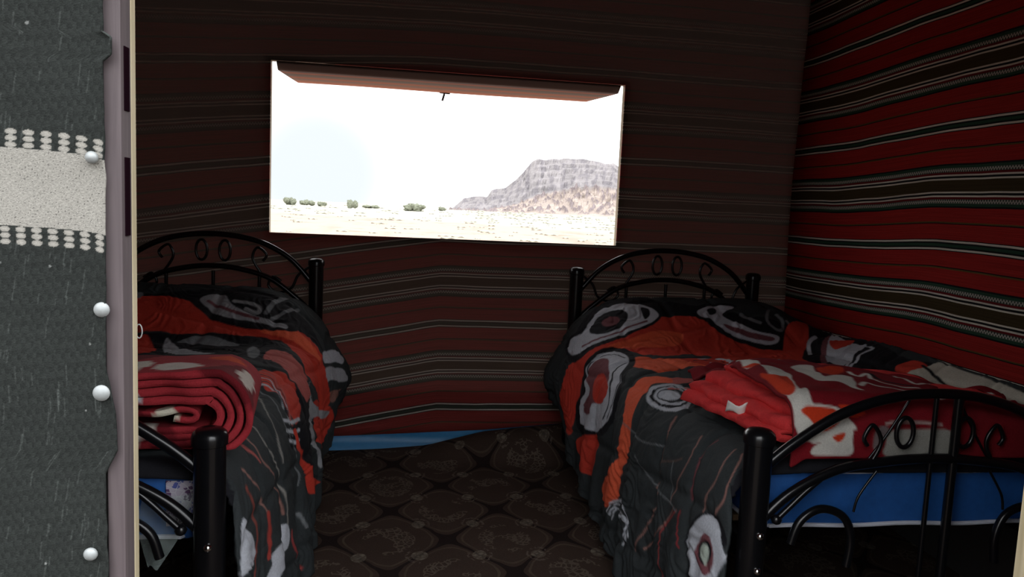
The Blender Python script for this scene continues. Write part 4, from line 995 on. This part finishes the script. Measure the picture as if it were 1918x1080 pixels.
for i in range(nx):
    px = 830 + 620 * i/(nx-1)
    a = ang_of(px)
    top = float(np.interp(px, [p[0] for p in OUT], [p[1] for p in OUT]))
    tal = float(np.interp(px, [p[0] for p in TAL], [p[1] for p in TAL]))
    top += 2.0*noise.fractal(Vector((px*.05, 0, 3)), 1., 2., 4) * min(1, top/20)
    for j in range(nd):
        t = j/(nd-1)
        D = 330 + 230*t
        nz_ = noise.fractal(Vector((px*.045, D*.03, 1)), 1., 2.1, 5)
        rug = noise.fractal(Vector((px*.12, D*.08, 8)), 1., 2.1, 4)
        if t < .35:
            q = t/.35; hh = tal * (q**1.2) * (.9 + .2*rug)
            col = (.48, .40, .35)
            if rug > .18 and q > .15: col = (.29, .24, .24); hh += 2.2*(rug-.1)*4
        elif t < .6:
            q = (t-.35)/.25
            # terraced cliff
            st = (math.floor(q*5 + nz_*.8) + float(sstep(.35, .65, (q*5 + nz_*.8) % 1))) / 5
            q2 = min(1, max(0, .35*q + .65*st))
            hh = tal + (top-tal)*q2 + 1.2*rug*(1-q2)
            col = (.33, .305, .305) if rug < .1 else (.25, .23, .24)
        else:
            q = (t-.6)/.4; hh = top * (1 - .9*q*q) - 1.*q
            col = (.43, .39, .39)
        dcol = 1.04 + .1*nz_
        if j > 0 and t >= .6: col = (.32, .295, .295)
        V.append((D*math.sin(a), D*math.cos(a), -.6 + hgt(max(hh, 0), 482, px) * (.72 + .28*min(1, t/.5))))
        C.append([c_*dcol*.62 for c_ in col])
o = mesh_obj('mesa', V, grid_faces(nx, nd), M_ROCK, smooth=False, col=np.array(C))
tag(o, 'flat-topped grey sandstone mesa rising from the desert, seen through the window', 'mountain')

M_SHRUB = plain('dusty_shrub', (.16, .168, .125), 1.0, var=.4, scale=2.5, spec=.05)
def shrub(px, D, w, h, label, seed):
    a = ang_of(px); x, y = D*math.sin(a), D*math.cos(a)
    rnd = random.Random(seed)
    bm = bmesh.new()
    for k in range(9):
        mt = Matrix.Translation(((rnd.random()-.5)*w*.7, (rnd.random()-.5)*w*.6, h*(.25+.3*rnd.random()))) @ Matrix.Diagonal((w*.22, w*.22, h*(.3+.15*rnd.random()), 1))
        bmesh.ops.create_icosphere(bm, subdivisions=3, radius=1, matrix=mt)
    for v in bm.verts:
        n_ = noise.noise(v.co*2.7 + Vector((seed, 0, 0)))
        v.co *= 1 + .22*n_ + .10*noise.noise(v.co*8)
        v.co.z = max(v.co.z, -.15)
    me = bpy.data.meshes.new('desert_shrub'); bm.to_mesh(me); bm.free(); me.materials.append(M_SHRUB)
    o = bpy.data.objects.new('desert_shrub', me); link(o); o.location = (x, y, ground_z(x, y) + .02)
    tag(o, label, 'shrub', 'desert shrubs on the horizon')
shrub(541, 190, 3.3, 2.0, 'leftmost and darkest of the three desert shrubs bunched together through the window', 1)
shrub(571, 190, 3.2, 1.5, 'middle one of the three desert shrubs bunched at the window left', 2)
shrub(598, 185, 2.6, 1.2, 'smallest, right-hand one of the three bunched desert shrubs', 3)
shrub(655, 170, 2.3, 2.0, 'lone pale desert shrub between the bunched three and the widest one', 4)
shrub(690, 180, 3.6, .8, 'low flat desert shrub just right of the lone pale one', 6)
shrub(772, 165, 4.2, 1.7, 'widest desert shrub, alone near the middle of the window view', 5)
shrub(823, 230, 2.2, 1.3, 'faint far desert shrub between the widest one and the mesa', 8)
# low dry scrub, uncountable
bm = bmesh.new(); rnd = random.Random(5)
for k in range(420):
    px = rnd.uniform(500, 1180); D = 30 * (9 ** rnd.random())
    if px < 850 and rnd.random() < .6: continue
    a = ang_of(px); x, y = D*math.sin(a), D*math.cos(a)
    s_ = (.10 + .004*D) * rnd.uniform(.4, 1.0)
    mt = Matrix.Translation((x, y, ground_z(x, y) + s_*.1)) @ Matrix.Diagonal((s_*rnd.uniform(.8, 2.4), s_, s_*.35, 1))
    bmesh.ops.create_icosphere(bm, subdivisions=1, radius=1, matrix=mt)
me = bpy.data.meshes.new('dry_scrub'); bm.to_mesh(me); bm.free(); me.materials.append(plain('dry_scrub', (.29, .28, .22), 1., var=.25, scale=1.))
o = bpy.data.objects.new('dry_scrub', me); link(o)
tag(o, 'low dry scrub tufts scattered over the sand outside the window', 'scrub', kind='stuff')

# ------------------------------------------------------------------ sky
w = bpy.data.worlds.new('sky'); SC.world = w; w.use_nodes = True
nt = w.node_tree; bg = nt.nodes['Background']
tc = N(nt, 'ShaderNodeTexCoord')
def dirdot(d):
    n = N(nt, 'ShaderNodeVectorMath', operation='DOT_PRODUCT', ins={0: tc.outputs['Generated'], 1: d}); return n.outputs['Value']
def mrange(v, a, b, c, d):
    return N(nt, 'ShaderNodeMapRange', interpolation_type='SMOOTHSTEP', ins={0: v, 1: a, 2: b, 3: c, 4: d}).outputs[0]
pa = ang_of(590); pv = Vector((math.sin(pa), math.cos(pa), .035)).normalized()
blue = mrange(dirdot(tuple(pv)), math.cos(.16), math.cos(.05), 0., 1.)
FRONT, BEHIND = 2.3, 2.1
c = mixc(nt, blue, (FRONT, FRONT, FRONT), (.67, .72, .765))
lp = mrange(dirdot((0, -1, 0)), -.05, .30, 0., 1.)
el = mrange(dirdot((0, 0, 1)), .0, .6, .45, 2.2)
lobe = Vector((-.80, -.60, .10)).normalized()
lb = mrange(dirdot(tuple(lobe)), .40, .95, 1.0, .85)
el = M(nt, 'MULTIPLY', el, lb)
bh = N(nt, 'ShaderNodeVectorMath', operation='SCALE', ins={0: (BEHIND, BEHIND*1.02, BEHIND*1.05), 'Scale': el}).outputs[0]
c = mixc(nt, lp, c, bh)
nt.links.new(c, bg.inputs[0]); bg.inputs[1].default_value = 1.0

# ------------------------------------------------------------------ camera
yaw, pitch, roll, f = math.radians(8.5), math.radians(6.0), .045, 1400
Fw = Vector((math.sin(yaw)*math.cos(pitch), math.cos(yaw)*math.cos(pitch), -math.sin(pitch)))
R0 = Vector((math.cos(yaw), -math.sin(yaw), 0)); U0 = R0.cross(Fw)
Rt = R0*math.cos(roll) + U0*math.sin(roll); Up = -R0*math.sin(roll) + U0*math.cos(roll)
cam = bpy.data.cameras.new('camera'); co = bpy.data.objects.new('camera', cam); link(co)
co.matrix_world = Matrix(((Rt.x, Up.x, -Fw.x, 0), (Rt.y, Up.y, -Fw.y, 0), (Rt.z, Up.z, -Fw.z, 1.2), (0, 0, 0, 1)))
cam.sensor_fit = 'HORIZONTAL'; cam.sensor_width = 36; cam.lens = 36 * f / 1918; cam.clip_start = .02; cam.clip_end = 10000
SC.camera = co
vs = SC.view_settings; vs.view_transform = 'Standard'; vs.look = 'None'; vs.gamma = 1; vs.use_curve_mapping = False; vs.exposure = .45
SC.cycles.max_bounces = 8; SC.cycles.diffuse_bounces = 5; SC.cycles.use_denoising = True
